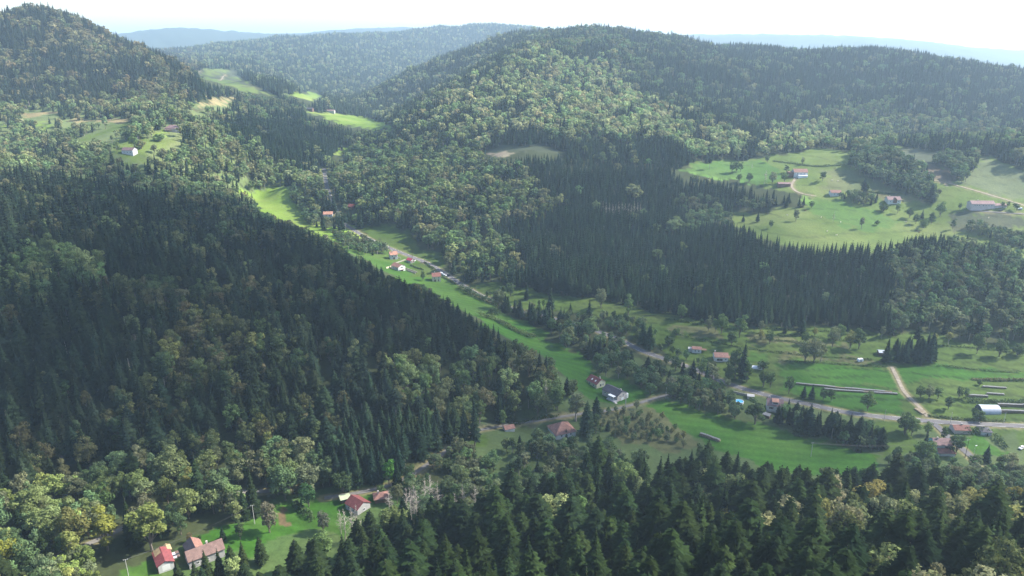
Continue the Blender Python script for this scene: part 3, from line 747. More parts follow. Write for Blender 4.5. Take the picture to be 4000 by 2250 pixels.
PAL = {
 'hazy': ([(0.055,0.085,0.055),(0.065,0.095,0.055),(0.045,0.075,0.050)], [(0.17,0.18,0.08),(0.20,0.18,0.09),(0.14,0.16,0.07)]),  # far hills: the lightness of haze put into the tree colours
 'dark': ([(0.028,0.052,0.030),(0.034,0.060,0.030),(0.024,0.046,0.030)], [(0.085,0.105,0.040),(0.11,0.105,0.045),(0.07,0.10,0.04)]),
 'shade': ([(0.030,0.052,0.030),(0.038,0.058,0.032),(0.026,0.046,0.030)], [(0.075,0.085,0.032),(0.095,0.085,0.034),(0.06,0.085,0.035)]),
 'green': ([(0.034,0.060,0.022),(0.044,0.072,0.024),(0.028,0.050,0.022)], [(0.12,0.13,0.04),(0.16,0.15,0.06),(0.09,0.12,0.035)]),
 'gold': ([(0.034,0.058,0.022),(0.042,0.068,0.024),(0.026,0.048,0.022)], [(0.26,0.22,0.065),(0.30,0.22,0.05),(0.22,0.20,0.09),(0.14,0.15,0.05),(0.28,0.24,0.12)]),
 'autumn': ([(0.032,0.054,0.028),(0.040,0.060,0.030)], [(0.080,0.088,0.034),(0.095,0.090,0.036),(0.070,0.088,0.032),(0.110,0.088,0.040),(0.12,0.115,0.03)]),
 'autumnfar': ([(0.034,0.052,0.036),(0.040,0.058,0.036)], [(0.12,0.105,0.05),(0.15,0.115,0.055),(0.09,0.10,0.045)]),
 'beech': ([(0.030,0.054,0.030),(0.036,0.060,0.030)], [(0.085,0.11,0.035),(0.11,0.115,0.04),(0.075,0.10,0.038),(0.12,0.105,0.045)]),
 'sunbeech': ([(0.034,0.056,0.032),(0.040,0.062,0.032)], [(0.14,0.155,0.06),(0.16,0.145,0.065),(0.11,0.135,0.05),(0.18,0.15,0.07)]),  # sun palettes: sunlight on the slopes put into the leaf colours
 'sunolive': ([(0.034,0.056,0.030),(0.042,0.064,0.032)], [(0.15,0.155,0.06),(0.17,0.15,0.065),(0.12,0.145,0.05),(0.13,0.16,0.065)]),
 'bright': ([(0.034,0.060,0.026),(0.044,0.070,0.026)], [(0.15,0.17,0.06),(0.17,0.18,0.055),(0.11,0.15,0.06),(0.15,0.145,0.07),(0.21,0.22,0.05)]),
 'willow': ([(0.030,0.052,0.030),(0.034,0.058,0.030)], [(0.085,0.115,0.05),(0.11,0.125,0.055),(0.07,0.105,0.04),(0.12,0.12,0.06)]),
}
def scatter(cell, r0, r1):
    lim = r1
    xs = np.arange(-lim * 0.8, lim * 0.8, cell); ys = np.arange(max(80, r0 * 0.6), lim, cell)
    X, Y = np.meshgrid(xs, ys); X = X + (Y / cell % 2) * cell * 0.5
    X = X + rng.uniform(-0.42, 0.42, X.shape) * cell; Y = Y + rng.uniform(-0.42, 0.42, Y.shape) * cell
    X, Y = X.ravel(), Y.ravel()
    rad = np.hypot(X, Y)
    k = (rad >= r0) & (rad < r1) & (np.abs(np.arctan2(X, Y)) < R(52)) & (Y > 60)
    return X[k], Y[k]
parts = [scatter(4.9, 110, 1250), scatter(5.7, 1250, 2500), scatter(8.5, 2500, 3300), scatter(10.5, 3300, 5200)]
X = np.concatenate([p[0] for p in parts]); Y = np.concatenate([p[1] for p in parts])
LOD = np.concatenate([np.full(len(p[0]), i) for i, p in enumerate(parts)])
Z = H(X, Y)
U, Vv, D = proj(X, Y, Z + 15)
k = (U > -520) & (U < 2576 + 620) & (Vv < 1449 + 210) & (Vv > -60) & (D > 20)
def sel(k):
    global X, Y, Z, U, Vv, D, LOD
    X, Y, Z, U, Vv, D, LOD = X[k], Y[k], Z[k], U[k], Vv[k], D[k], LOD[k]
sel(k)
# hidden far behind a ridge
vis = np.ones(len(X), bool)
for f in np.concatenate([np.linspace(0.12, 0.9, 34), np.linspace(0.91, 0.985, 8)]):
    hz = H(X * f, Y * f); lz = CAM_Z + (Z + 24 - CAM_Z) * f
    vis &= hz < lz + 7
sel(vis)
meadow = np.zeros(len(X), bool)
JX, JY = jit(X, Y)
for p, c in MW: meadow |= inside(p, JX, JY)
wood_h = np.zeros(len(X)); wood_c = np.full(len(X), -1.0)
for p, h_, c_ in FW:
    m = inside(p, X, Y); wood_h[m] = h_; wood_c[m] = c_
for k_, (l, w) in RW.items():
    lo, hi = l.min(0) - 12, l.max(0) + 12
    m = (X > lo[0]) & (X < hi[0]) & (Y > lo[1]) & (Y < hi[1])
    dd = dist_line(l[::2], X[m], Y[m])
    bad = np.zeros(len(X), bool); bad[m] = dd < (w * 0.5 + {'main': 4.0, 'side': 1.6, 'forest': 0.9}.get(k_, 2.5))
    meadow |= bad
    wood_h[bad] = 0
HOUSE_SPOTS = [P(7,760,1300),(413,1416),(440,1400),(513,1400),(480,1388),(530,1385),(901,1276),(868,1259),(960,1256),P(8,1620,425),P(8,1245,418),(1499,966),(1544,997),(1947,1028),(1812,902),(1753,882),(989,650),(1002,677),(1033,658),(1098,703),
               P(5,150,260),P(5,318,205),(2363,1130),(2414,1080),(2473,1085),(2485,1030),(2545,1030),(2012,440),(1974,466),(2100,490),(2247,507),(2470,519),P(1,1225,915),P(1,920,1080),P(1,2190,783),P(1,2335,795),P(6,1535,1230),P(6,635,1330),P(9,522,222)]
HS = [hit(*p) for p in HOUSE_SPOTS]
HIDE = {HS[6], HS[7], HS[8], HS[9], HS[10]}
for hx, hy in HS:
    rr_ = np.hypot(X - hx, Y - hy); cl = rr_ < 11
    if (hx, hy) in HIDE: cl = rr_ < 8
    front = (np.abs(X - hx * Y / hy) < 8) & (Y < hy) & (hy - Y < 26)   # gardens on the near side stay open
    meadow |= cl | (front & (rr_ < (12 if hy < 300 else 24)) & ((hx, hy) not in HIDE)); wood_h[cl] = 0
keep = (~meadow) | (wood_h > 0)
wh, wc = wood_h[keep], wood_c[keep]; sel(keep)
share = np.full(len(X), 0.6); hf = np.ones(len(X)); pal = np.array(['dark'] * len(X), dtype=object); plant = np.zeros(len(X), int)
zU = U + (fbm(X / 32, Y / 32, 5) - 0.47) * 170; zV = Vv + (fbm(X / 32 + 30, Y / 32, 5) - 0.47) * 70
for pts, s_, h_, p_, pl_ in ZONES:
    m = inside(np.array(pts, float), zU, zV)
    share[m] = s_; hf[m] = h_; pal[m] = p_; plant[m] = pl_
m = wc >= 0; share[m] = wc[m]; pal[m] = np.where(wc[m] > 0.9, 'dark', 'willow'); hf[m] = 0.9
cl = fbm(X / 38 + 3, Y / 38 + 8, 3)
prob = np.clip(share + (cl - 0.44) * 2.2 * (share < 0.97) * np.minimum(share, 1 - share) * 3.2, 0, 1)
isc = rng.random(len(X)) < prob
# broadleaves need more room; open the canopy a little everywhere but the plantations
dens = np.where(isc, np.where(plant == 1, 0.95, 0.70), np.where(hf < 0.8, 0.60, np.where(D < 700, 0.47, 0.36)))
dens = np.where(isc & np.isin(pal, ['green', 'gold']), 0.42, dens)
dens = np.where(~isc & (pal == 'gold'), 0.62, dens)
dens = np.where(wc[:] >= 0, 0.9, dens)
kp = rng.random(len(X)) < dens
isc, plant, hf, share, pal, wh = isc[kp], plant[kp], hf[kp], share[kp], pal[kp], wh[kp]; cl = cl[kp]; sel(kp)
N = len(X)
print('TREES', N, 'conifers', int(isc.sum()))
hgt = np.where(isc, rng.normal(18.5, 3.8, N), rng.normal(18.0, 3.0, N)) * hf
stand = vnoise(X / 85 + 2, Y / 34) * 0.6 + vnoise(X / 30, Y / 16 + 8) * 0.4
hgt = np.where(isc & (plant == 1), rng.normal(20, 1.5, N) * hf * (0.62 + 0.48 * np.clip((stand - 0.25) * 2.2, 0, 1)), hgt)
hgt = np.where((~isc) & (D < 700), hgt * 0.9, hgt)
hgt = np.where(wh > 0, np.minimum(hgt, wh * rng.uniform(0.75, 1.1, N)), hgt)
hgt = np.clip(hgt, 4, 31)
wide = rng.uniform(0.85, 1.25, N) * np.where(isc, np.where(plant == 1, 1.18, np.where(np.isin(pal, ['green', 'gold']), 1.28, 1.10)), np.where(D < 700, 0.98, 1.15))
wide = np.where((~isc) & (hf < 0.8), wide * 1.25, wide)
rotz = rng.uniform(0, 6.283, N)
FK = ['spruce0','spruce1','spruce2','fir0','fir1','pine0','tall0','broad0','broad1','broad2','broad3','birch0']
key = np.zeros(N, int)
rc = rng.random(N)
key[isc] = np.where(rc[isc] < 0.25, 0, np.where(rc[isc] < 0.45, 1, np.where(rc[isc] < 0.6, 2, np.where(rc[isc] < 0.77, 3, np.where(rc[isc] < 0.92, 4, 5)))))
mp_ = isc & (plant == 1); key[mp_] = np.where(rc[mp_] < 0.45, 2, np.where(rc[mp_] < 0.8, 0, 6))
m = isc & np.isin(pal, ['green', 'gold']); key[m] = np.where(rc[m] < 0.42, 3, np.where(rc[m] < 0.84, 4, np.where(rc[m] < 0.93, 1, 0)))
key[~isc] = 7 + np.where(rc[~isc] < 0.27, 0, np.where(rc[~isc] < 0.5, 1, np.where(rc[~isc] < 0.7, 2, np.where(rc[~isc] < 0.88, 3, 4))))
colour = np.zeros((N, 3))
pk = rng.random(N); cl2 = fbm(X / 22 + 60, Y / 22, 3)
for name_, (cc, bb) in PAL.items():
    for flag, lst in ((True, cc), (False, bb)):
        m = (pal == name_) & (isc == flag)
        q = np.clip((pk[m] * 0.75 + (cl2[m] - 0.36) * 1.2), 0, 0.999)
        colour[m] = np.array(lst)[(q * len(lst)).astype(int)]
colour[~isc] *= 1.22
colour[np.isin(pal, ['sunolive', 'sunbeech']) & ~isc] *= 1.2  # sunlit woods brightened further in their colour
colour[isc] *= 0.72
colour[np.isin(pal, ['bright', 'autumn', 'green', 'gold']) & isc] *= 0.74  # near conifers made darker in colour for contrast the even haze lacks
colour[np.isin(pal, ['autumn', 'bright']) & ~isc] *= 0.82
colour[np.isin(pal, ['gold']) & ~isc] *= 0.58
colour[np.isin(pal, ['bright']) & ~isc] *= 0.88
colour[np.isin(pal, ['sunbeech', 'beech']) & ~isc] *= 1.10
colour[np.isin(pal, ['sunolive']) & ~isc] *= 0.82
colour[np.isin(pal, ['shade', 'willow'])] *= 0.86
colour[~isc] = colour[~isc] * 0.62 + colour[~isc].mean(1, keepdims=True) * 0.10
colour *= rng.uniform(0.66, 1.42, (N, 1)) * np.where(isc[:, None], 1.0, np.array([0.92, 1.06, 1.0])) * rng.uniform(0.93, 1.07, (N, 3))
LODK = np.where(np.hypot(X, Y) > 620, 1, 0)

# open ground that can be seen must not be covered by the wood in front of it: trees hiding it from the camera are left out
SEEN = [p for p, c in MEADOWS[1:2] + MEADOWS[3:4] + MEADOWS[6:9] + MEADOWS[11:]]
SEEN += [[(1685,424),(1780,404),(1870,399),(1900,396),(1960,388),(2070,373),(2145,382),(2240,365),(2400,390),(2480,392),(2576,430),(2720,470),(2720,660),(2576,625),(2440,588),(2350,583),(2200,605),(2050,612),(1950,590),(1840,548),(1840,538),(1950,530),(2040,515),(2035,492),(1960,478),(1880,458),(1760,438)]]
SEEN += [[(1290,722),(1400,745),(1600,775),(1674,790),(1900,826),(2240,836),(2400,850),(2700,885),(2700,1085),(2330,1065),(2100,1035),(1935,985),(1885,945),(1830,910),(1700,850),(1640,805),(1530,792),(1400,775)]]
SEEN += [[(650,492),(700,497),(755,522),(785,560),(830,590),(870,600),(930,640),(975,615),(1040,645),(1100,668),(1180,720),(1240,765),(1290,795),(1325,812),(1290,828),(1210,800),(1160,760),(1072,715),(990,688),(912,640),(845,603),(770,568),(705,545),(650,522)],
 [(1215,812),(1340,855),(1440,885),(1495,922),(1500,945),(1540,970),(1470,955),(1400,902),(1330,862),(1250,825)],
 [(1620,1012),(1680,1000),(1760,1025),(1850,1060),(1930,1078),(2215,1140),(2222,1165),(2100,1176),(2000,1165),(1900,1148),(1800,1112),(1700,1062)],
 PL(9,[(430,70),(740,158),(1050,225),(1050,245),(740,185),(430,95)]), PL(9,[(1220,265),(1540,310),(1800,335),(2000,350),(2600,375),(2600,400),(2000,375),(1800,358),(1540,345),(1220,305)]),
 PL(5,[(1200,800),(1310,850),(1300,870),(1200,830)]), PL(5,[(255,320),(430,415),(440,435),(250,345)]), PL(5,[(580,480),(740,540),(900,610),(1150,765),(1140,785),(1000,700),(830,590),(580,500)]),
 PL(5,[(2240,1140),(2360,1200),(2536,1265),(2536,1285),(2360,1235),(2240,1165)]), PL(8,[(1760,285),(1930,268),(2050,240),(2400,150),(2400,180),(2050,275),(1930,302),(1760,318)]),
 PL(7,[(1370,905),(1450,870),(1470,895),(1380,925)])]
for (hx, hy), (hu, hv) in zip(HS, HOUSE_SPOTS):
    if (hx, hy) in HIDE and (hx, hy) != HS[9]: continue
    rp = (4.0 if (hx, hy) == HS[9] else 6.5) * F / math.hypot(hy, CAM_Z)
    SEEN.append([(hu + rp * math.cos(a_ * math.pi / 4), hv - rp * 0.35 + rp * 0.8 * math.sin(a_ * math.pi / 4)) for a_ in range(8)])
cover = np.zeros(N, bool)
inwood = wh > 0
for f_ in (0.25, 0.5, 0.75, 0.93):
    for side_ in (-1, 1):
        uu, vv, _d = proj(X + side_ * hgt * wide * 0.13, Y, Z + hgt * f_)
        for p in SEEN: cover |= inside(np.array(p, float), uu, vv)
cover &= ~inwood
ok = ~cover
isc, plant, hf, share, pal, wh, cl = isc[ok], plant[ok], hf[ok], share[ok], pal[ok], wh[ok], cl[ok]
hgt, wide, rotz, key, colour, LODK = hgt[ok], wide[ok], rotz[ok], key[ok], colour[ok], LODK[ok]
sel(ok); N = len(X)
print('after clearing', N)

# ---- the trees that show largest stand as trees of their own, the rest is woodland
app = hgt / D
infr = (U > 5) & (U < 2571) & (Vv > 0) & (Vv < 1440)
solo = np.zeros(N, bool)
for flag, quota in ((True, 290), (False, 225)):
    idx = np.nonzero((isc == flag) & infr)[0]
    idx = idx[np.argsort(-app[idx])][:quota]
    solo[idx] = True
def shade_word(c, con):
    r_, g_, b_ = c
    if con: return 'dark green' if g_ < 0.062 else 'mid green'
    if r_ > 0.20: return 'golden yellow'
    if r_ > g_ * 1.05: return 'rusty brown'
    if r_ > 0.125: return 'yellow green'
    return 'green'
COLW = ['at far left', 'at left', 'left of centre', 'near centre', 'right of centre', 'at right', 'at far right']
for i in np.nonzero(solo)[0]:
    con = bool(isc[i]); sw = shade_word(colour[i] / (0.72 if con else 0.78), con); kf = FK[key[i]]
    if U[i] > 900: where = 'near slope'
    elif con and Vv[i] > 1300: where = 'slope by the farmhouse'
    elif Vv[i] > 1180: where = 'lower left wood'
    else: where = 'shaded left slope'
    row = 'bottommost' if Vv[i] > 1400 else 'very low' if Vv[i] > 1345 else 'low' if Vv[i] > 1290 else 'halfway up' if Vv[i] > 1230 else 'high'
    sz = 'tall ' if hgt[i] > (22.5 if con else 19.5) else 'small ' if hgt[i] < (18.5 if con else 15.5) else ''
    nm = 'conifer_tree' if con else 'broadleaf_tree'
    kind = {'s': 'spruce', 'f': 'fir', 'p': 'pine', 't': 'spruce'}.get(kf[0], 'conifer') if con else ('birch' if kf == 'birch0' else 'round tree')
    lab = f'{sz}{sw} {kind} {row} on {where} {COLW[int(min(6, max(0, U[i] / 368)))]}'
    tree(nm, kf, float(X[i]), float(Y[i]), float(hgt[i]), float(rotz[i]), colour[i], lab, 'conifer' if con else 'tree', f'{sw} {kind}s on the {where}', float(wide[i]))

# ---- woodland: many low detail forms spread by geometry nodes
def merged_form(name, key_, lod):
    if lod == 0:
        cm, tm, H0 = FORMS[key_]
        V, Fs, M = [], [], []
        for me, mi in ((cm, 0), (tm, 1)):
            b0_ = len(V)
            V += [tuple(v.co) for v in me.vertices]
            for p in me.polygons: Fs.append(tuple(b0_ + q for q in p.vertices)); M.append(mi)
        return mesh_from(name, V, Fs, [cm.materials[0], tm.materials[0]], M)
    i = FK.index(key_)
    if i < 7:
        kw = {0: dict(Ht=21, Rd=3.9, base=0.08), 1: dict(Ht=21, Rd=4.4, base=0.14), 2: dict(Ht=21, Rd=3.4, base=0.2), 3: dict(Ht=20, Rd=4.8, power=0.62, droop=0.12, roundtop=0.12), 4: dict(Ht=20, Rd=4.7, power=0.7, droop=0.15, roundtop=0.1),
              5: dict(Ht=22, Rd=3.6, base=0.5, power=0.6, droop=0.05, roundtop=0.6), 6: dict(Ht=24, Rd=3.0, base=0.36, power=0.8)}[i]
        g = conifer(seed=100 + i, layers=9 if i not in (5,) else 6, per=7, side=False, **kw)
    else:
        j = i - 7
        kw = [dict(Rd=5.4, lobes=11), dict(Rd=4.7, lobes=10), dict(Rd=4.2, lobes=9, tall=1.15), dict(Rd=5.0, lobes=10), dict(Rd=3.1, lobes=8, tall=1.25)][j]
        g = broadleaf(seed=200 + j, Ht=17, leaves=26, size=1.35, base=0.22, **kw)
    V = list(g[0][0]); Fs = list(g[0][1]); M = [0] * len(Fs); b0_ = len(V)
    V += g[1][0]; Fs += [tuple(b0_ + q for q in f) for f in g[1][1]]; M += [1] * len(g[1][1])
    cm, tm, H0 = FORMS[key_]
    return mesh_from(name, V, Fs, [cm.materials[0], tm.materials[0]], M)
FORM_COL = bpy.data.collections.new('tree forms')
FORM_H = []
for lod in (0, 1):
    for i, kf in enumerate(FK):
        me = merged_form('form_%02d' % (lod * 20 + i), kf, lod)
        o = bpy.data.objects.new('form_%02d' % (lod * 20 + i), me); FORM_COL.objects.link(o)
        FORM_H.append(FORMS[kf][2])
FORM_H = np.array(FORM_H, float)
def woodland(name, m, label, cat):
    me = bpy.data.meshes.new(name)
    n_ = int(m.sum()); me.vertices.add(n_)
    me.vertices.foreach_set('co', np.stack([X[m], Y[m], Z[m] - 0.3], 1).astype(np.float32).ravel())
    kk = (key[m] + LODK[m] * len(FK)).astype(np.int32)
    s = hgt[m] / FORM_H[kk]
    def attr(nm, tp, data, f):
        a = me.attributes.new(nm, tp, 'POINT'); a.data.foreach_set(f, data)
    attr('form', 'INT', kk, 'value')
    attr('size', 'FLOAT_VECTOR', np.stack([s * wide[m], s * wide[m], s], 1).astype(np.float32).ravel(), 'vector')
    attr('turn', 'FLOAT', rotz[m].astype(np.float32), 'value')
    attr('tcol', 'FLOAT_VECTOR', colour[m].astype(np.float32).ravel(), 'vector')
    o = link(name, me, kind='stuff', label=label, category=cat)
    g = bpy.data.node_groups.new(name, 'GeometryNodeTree')
    g.interface.new_socket('Geometry', in_out='INPUT', socket_type='NodeSocketGeometry')
    g.interface.new_socket('Geometry', in_out='OUTPUT', socket_type='NodeSocketGeometry')
    gi, go = g.nodes.new('NodeGroupInput'), g.nodes.new('NodeGroupOutput')
    ip = g.nodes.new('GeometryNodeInstanceOnPoints'); ci = g.nodes.new('GeometryNodeCollectionInfo')
    ci.inputs['Collection'].default_value = FORM_COL; ci.inputs['Separate Children'].default_value = True; ci.inputs['Reset Children'].default_value = True
    def na(nm, tp):
        a = g.nodes.new('GeometryNodeInputNamedAttribute'); a.data_type = tp; a.inputs['Name'].default_value = nm; return a
    af, as_, at_ = na('form', 'INT'), na('size', 'FLOAT_VECTOR'), na('turn', 'FLOAT')
    cx = g.nodes.new('ShaderNodeCombineXYZ'); L = g.links.new
    L(gi.outputs[0], ip.inputs['Points']); L(ci.outputs[0], ip.inputs['Instance']); ip.inputs['Pick Instance'].default_value = True
    L(af.outputs[0], ip.inputs['Instance Index']); L(as_.outputs[0], ip.inputs['Scale'])
    L(at_.outputs[0], cx.inputs['Z']); L(cx.outputs[0], ip.inputs['Rotation']); L(ip.outputs[0], go.inputs[0])
    md = o.modifiers.new('woodland', 'NODES'); md.node_group = g
    return o
woodland('conifer_forest', isc & ~solo, 'dense dark conifer forest covering the slopes and far hills', 'forest')
woodland('broadleaf_forest', ~isc & ~solo, 'rounded green and rusty broadleaf woods on hillsides and valley banks', 'forest')

# ------------------------------------------------------------------ buildings
M_WHITE = mat('white render', (0.55, 0.55, 0.53), 0.85, 0.2, 0.08, 0.8)
M_CREAM = mat('cream render', (0.60, 0.55, 0.40), 0.85, 0.2, 0.08, 0.8)
M_GREYW = mat('grey render', (0.40, 0.39, 0.38), 0.9, 0.2, 0.15, 0.8)
M_PINKW = mat('weathered pinkish render', (0.50, 0.44, 0.40), 0.9, 0.2, 0.12, 0.8)
M_BLUEW = mat('pale blue cladding', (0.33, 0.52, 0.60), 0.8, 0.3, 0.06, 0.8)
M_BROWNW = mat('brown boards', (0.15, 0.09, 0.06), 0.85, 0.2, 0.2, 1.5)
M_REDW = mat('dark red sheet wall', (0.22, 0.03, 0.035), 0.6, 0.3, 0.1, 1.0)
M_STONE = mat('field stone', (0.30, 0.28, 0.24), 0.95, 0.1, 0.35, 1.8)
M_SLAB = mat('pale paving', (0.42, 0.39, 0.36), 0.9, 0.1, 0.12, 0.6)
M_GLASS = mat('window glass', (0.03, 0.035, 0.04), 0.15, 0.5)
M_FRAME = mat('white frame', (0.75, 0.75, 0.73), 0.6, 0.3)
M_SHUT = mat('dark shutters', (0.10, 0.06, 0.045), 0.7, 0.2)
M_TRED = tile_mat('red tiles', (0.22, 0.10, 0.08)); M_TDRED = tile_mat('dark red tiles', (0.20, 0.065, 0.06)); M_TPEACH = tile_mat('peach tiles', (0.42, 0.22, 0.155))
M_TBROWN = tile_mat('brown tiles', (0.21, 0.135, 0.115)); M_TGREY = tile_mat('dark grey slates', (0.085, 0.08, 0.095)); M_TMAUVE = tile_mat('mauve brown tiles', (0.25, 0.16, 0.155))
M_TTERR = tile_mat('terracotta tiles', (0.27, 0.145, 0.115)); M_SHEETR = tile_mat('red sheet metal', (0.22, 0.062, 0.065), 1.0); M_SHEETT = tile_mat('tan sheet metal', (0.40, 0.30, 0.17), 1.0)
M_FELT = mat('pale green roofing felt', (0.42, 0.47, 0.30), 0.9, 0.1, 0.1, 1.0); M_ZINC = mat('zinc sheet', (0.38, 0.42, 0.48), 0.5, 0.4, 0.1, 0.6)
M_MAGENTA = tile_mat('crimson tiles', (0.34, 0.045, 0.08)); M_SHEETW = mat('white sheet', (0.78, 0.78, 0.78), 0.5, 0.3)

def boxmesh(name, x0, x1, y0, y1, z0, z1, m):
    V = [(x, y, z) for z in (z0, z1) for y in (y0, y1) for x in (x0, x1)]
    return mesh_from(name, V, [(0, 2, 3, 1), (4, 5, 7, 6), (0, 1, 5, 4), (2, 6, 7, 3), (0, 4, 6, 2), (1, 3, 7, 5)], [m])
def gable_body(name, L, W, h, ph, m, base=2.5):
    x, y = L / 2, W / 2
    V = [(-x, -y, -base), (x, -y, -base), (x, y, -base), (-x, y, -base), (-x, -y, h), (x, -y, h), (x, y, h), (-x, y, h), (-x, 0, h + ph), (x, 0, h + ph)]
    return mesh_from(name, V, [(0, 1, 5, 4), (2, 3, 7, 6), (1, 2, 6, 9, 5), (3, 0, 4, 8, 7), (3, 2, 1, 0)], [m])
def slope_slab(name, L, W, h, ph, side, m, over=0.45, th=0.16):
    """one roof slope; side -1 is the near (-y) slope"""
    x = L / 2 + over * 0.8; y = side * (W / 2 + over)
    k = ph / (W / 2); ze = h - k * over
    zr = h + ph
    V = [(-x, y, ze), (x, y, ze), (x, 0, zr), (-x, 0, zr)]
    V = [(a, b, c + 0.02) for a, b, c in V] + [(a, b, c + th + 0.02) for a, b, c in V]
    Fs = [(0, 1, 2, 3), (4, 7, 6, 5), (0, 4, 5, 1), (1, 5, 6, 2), (3, 2, 6, 7), (0, 3, 7, 4)]
    return mesh_from(name, V, Fs, [m])
def hip_roof(name, L, W, h, ph, m, over=0.6, cut=None):
    x, y = L / 2 + over, W / 2 + over
    r = max(0.0, L / 2 - W / 2) if cut is None else cut
    V = [(-x, -y, h), (x, -y, h), (x, y, h), (-x, y, h), (-r - 0.02, 0, h + ph), (r + 0.02, 0, h + ph), (-x, -y, h - 0.15), (x, -y, h - 0.15), (x, y, h - 0.15), (-x, y, h - 0.15)]
    return mesh_from(name, V, [(0, 1, 5, 4), (1, 2, 5), (2, 3, 4, 5), (3, 0, 4), (0, 6, 7, 1), (1, 7, 8, 2), (2, 8, 9, 3), (3, 9, 6, 0), (9, 8, 7, 6)], [m])
def window(parent, wall, u_, z, w=1.1, hh=1.2, L=8, W=8, shutters=False, door=False, mt=None):
    """wall: 'f' near side, 'b' far, 'l' left gable, 'r' right gable; a framed opening standing proud of the wall"""
    fx = {'f': (lambda a, d, c: (a, -W / 2 - d, c)), 'b': (lambda a, d, c: (-a, W / 2 + d, c)), 'l': (lambda a, d, c: (-L / 2 - d, -a, c)), 'r': (lambda a, d, c: (L / 2 + d, a, c))}[wall]
    def slab(a0, a1, c0, c1, d0, d1):
        V = [fx(a, d, c) for c in (c0, c1) for d in (d0, d1) for a in (a0, a1)]
        return V, [(0, 2, 3, 1), (4, 5, 7, 6), (0, 1, 5, 4), (2, 6, 7, 3), (0, 4, 6, 2), (1, 3, 7, 5)]
    def joined(nm, slabs, m_):
        V, Fs = [], []
        for s_ in slabs:
            v, f = slab(*s_); b_ = len(V); V += v; Fs += [tuple(b_ + q for q in t) for t in f]
        return mesh_from(nm, V, Fs, [m_])
    a0, a1, c0, c1 = u_ - w / 2, u_ + w / 2, z, z + hh
    if door:
        o = link('door', joined('door', [(a0, a1, c0, c1, 0.0, 0.06)], mt or M_SHUT), parent)
        return o
    o = link('window', joined('window', [(a0 - 0.1, a1 + 0.1, c1, c1 + 0.1, 0, 0.08), (a0 - 0.15, a1 + 0.15, c0 - 0.1, c0, 0, 0.14), (a0 - 0.1, a0, c0, c1, 0, 0.08), (a1, a1 + 0.1, c0, c1, 0, 0.08), (u_ - 0.04, u_ + 0.04, c0, c1, 0.03, 0.07)], M_FRAME), parent)
    link('pane', joined('pane', [(a0, a1, c0, c1, 0.0, 0.025)], M_GLASS), o)
    if shutters:
        for s_ in (-1, 1):
            q = u_ + s_ * (w / 2 + 0.36)
            link('shutter', joined('shutter', [(q - 0.25, q + 0.25, c0, c1, 0.0, 0.05)], M_SHUT), o)
    return o
def house(pos, L, W, h, deg, ph, wall, roof, label, cat='house', name='house', hip=False, wins=(), chim=None, roof2=None, plinth=None, body_name='wall', roof_cut=None, over=0.45):
    x, y = hit(*pos)
    z = float(np.mean(H(np.array([x - 4, x + 4, x, x]), np.array([y, y, y - 4, y + 4]))))
    t = thing(name, label, cat, (x, y, z), R(deg))
    if hip:
        link(body_name, boxmesh('wall', -L / 2, L / 2, -W / 2, W / 2, -2.5, h - 0.05, wall), t)
        rf = link('roof', hip_roof('roof', L, W, h, ph, roof, cut=roof_cut), t)
    else:
        link(body_name, gable_body('wall', L, W, h, ph, wall), t)
        rf = link('roof', slope_slab('roof', L, W, h, ph, -1, roof, over), t)
        link('roof', slope_slab('roof', L, W, h, ph, 1, roof2 or roof, over), t)
    for c in (chim or []):
        link('chimney', boxmesh('chimney', c[0] - 0.4, c[0] + 0.4, c[1] - 0.35, c[1] + 0.35, h + ph * 0.4, h + ph + 1.1, M_PINKW), rf)
    if plinth:
        link('plinth', boxmesh('plinth', -L / 2 - 0.04, L / 2 + 0.04, -W / 2 - 0.04, W / 2 + 0.04, -2.5, plinth, M_GREYW), t)
    for w_ in wins:
        window(t, w_[0], w_[1], w_[2], *(w_[3:5] if len(w_) > 4 else (1.1, 1.2)), L=L, W=W, shutters=('s' in w_[5:]), door=('d' in w_[5:]), mt=(M_FRAME if 'w' in w_[5:] else None))
    return t, rf

# lower left: barn and farmhouse
t, rf = house((413,1416), 11, 6.4, 3.2, -55, 1.5, M_REDW, M_SHEETR, 'long barn with red metal roof and white gable by the lower left meadow', 'barn', 'barn', wins=[('r', 0, 0, 3.2, 2.6, 'd', 'w')])
link('gable_wall', mesh_from('gable_wall', [(5.52, -3.1, -1.5), (5.52, 3.1, -1.5), (5.52, 3.1, 3.0), (5.52, 0, 4.4), (5.52, -3.1, 3.0)], [(0, 1, 2, 3, 4)], [M_WHITE]), t)
link('roof_panel', mesh_from('roof_panel', [(-5.8, -3.6, 3.12), (-1.4, -3.6, 3.12), (-1.4, -0.5, 4.74), (-5.8, -0.5, 4.74), (-5.8, -3.6, 3.16), (-1.4, -3.6, 3.16), (-1.4, -0.5, 4.78), (-5.8, -0.5, 4.78)], [(0, 3, 2, 1), (4, 5, 6, 7), (0, 1, 5, 4), (1, 2, 6, 5), (3, 0, 4, 7), (2, 3, 7, 6)], [M_SHEETT]), t)
t, rf = house((517,1402), 15, 7.5, 3.8, 36, 2.8, M_GREYW, M_TBROWN, 'L shaped farmhouse with brown tiled roof beside the red barn', 'farmhouse', 'farmhouse', chim=[(1.5, 0.6)], wins=[('l', -1.5, 0, 2.2, 2.4, 'd', 'w'), ('l', 1.8, 1.2), ('f', -4, 1), ('f', 0, 1), ('f', 4, 1)])
wg = link('wing', gable_body('wing', 9, 6.6, 3.6, 2.4, M_GREYW), t, loc=(-3.2, 5.2, 0), rz=R(90))
link('wing_roof', slope_slab('wing_roof', 9, 6.6, 3.6, 2.4, 1, M_TGREY), wg)  # shade on the wing's left slope put in as darker tiles
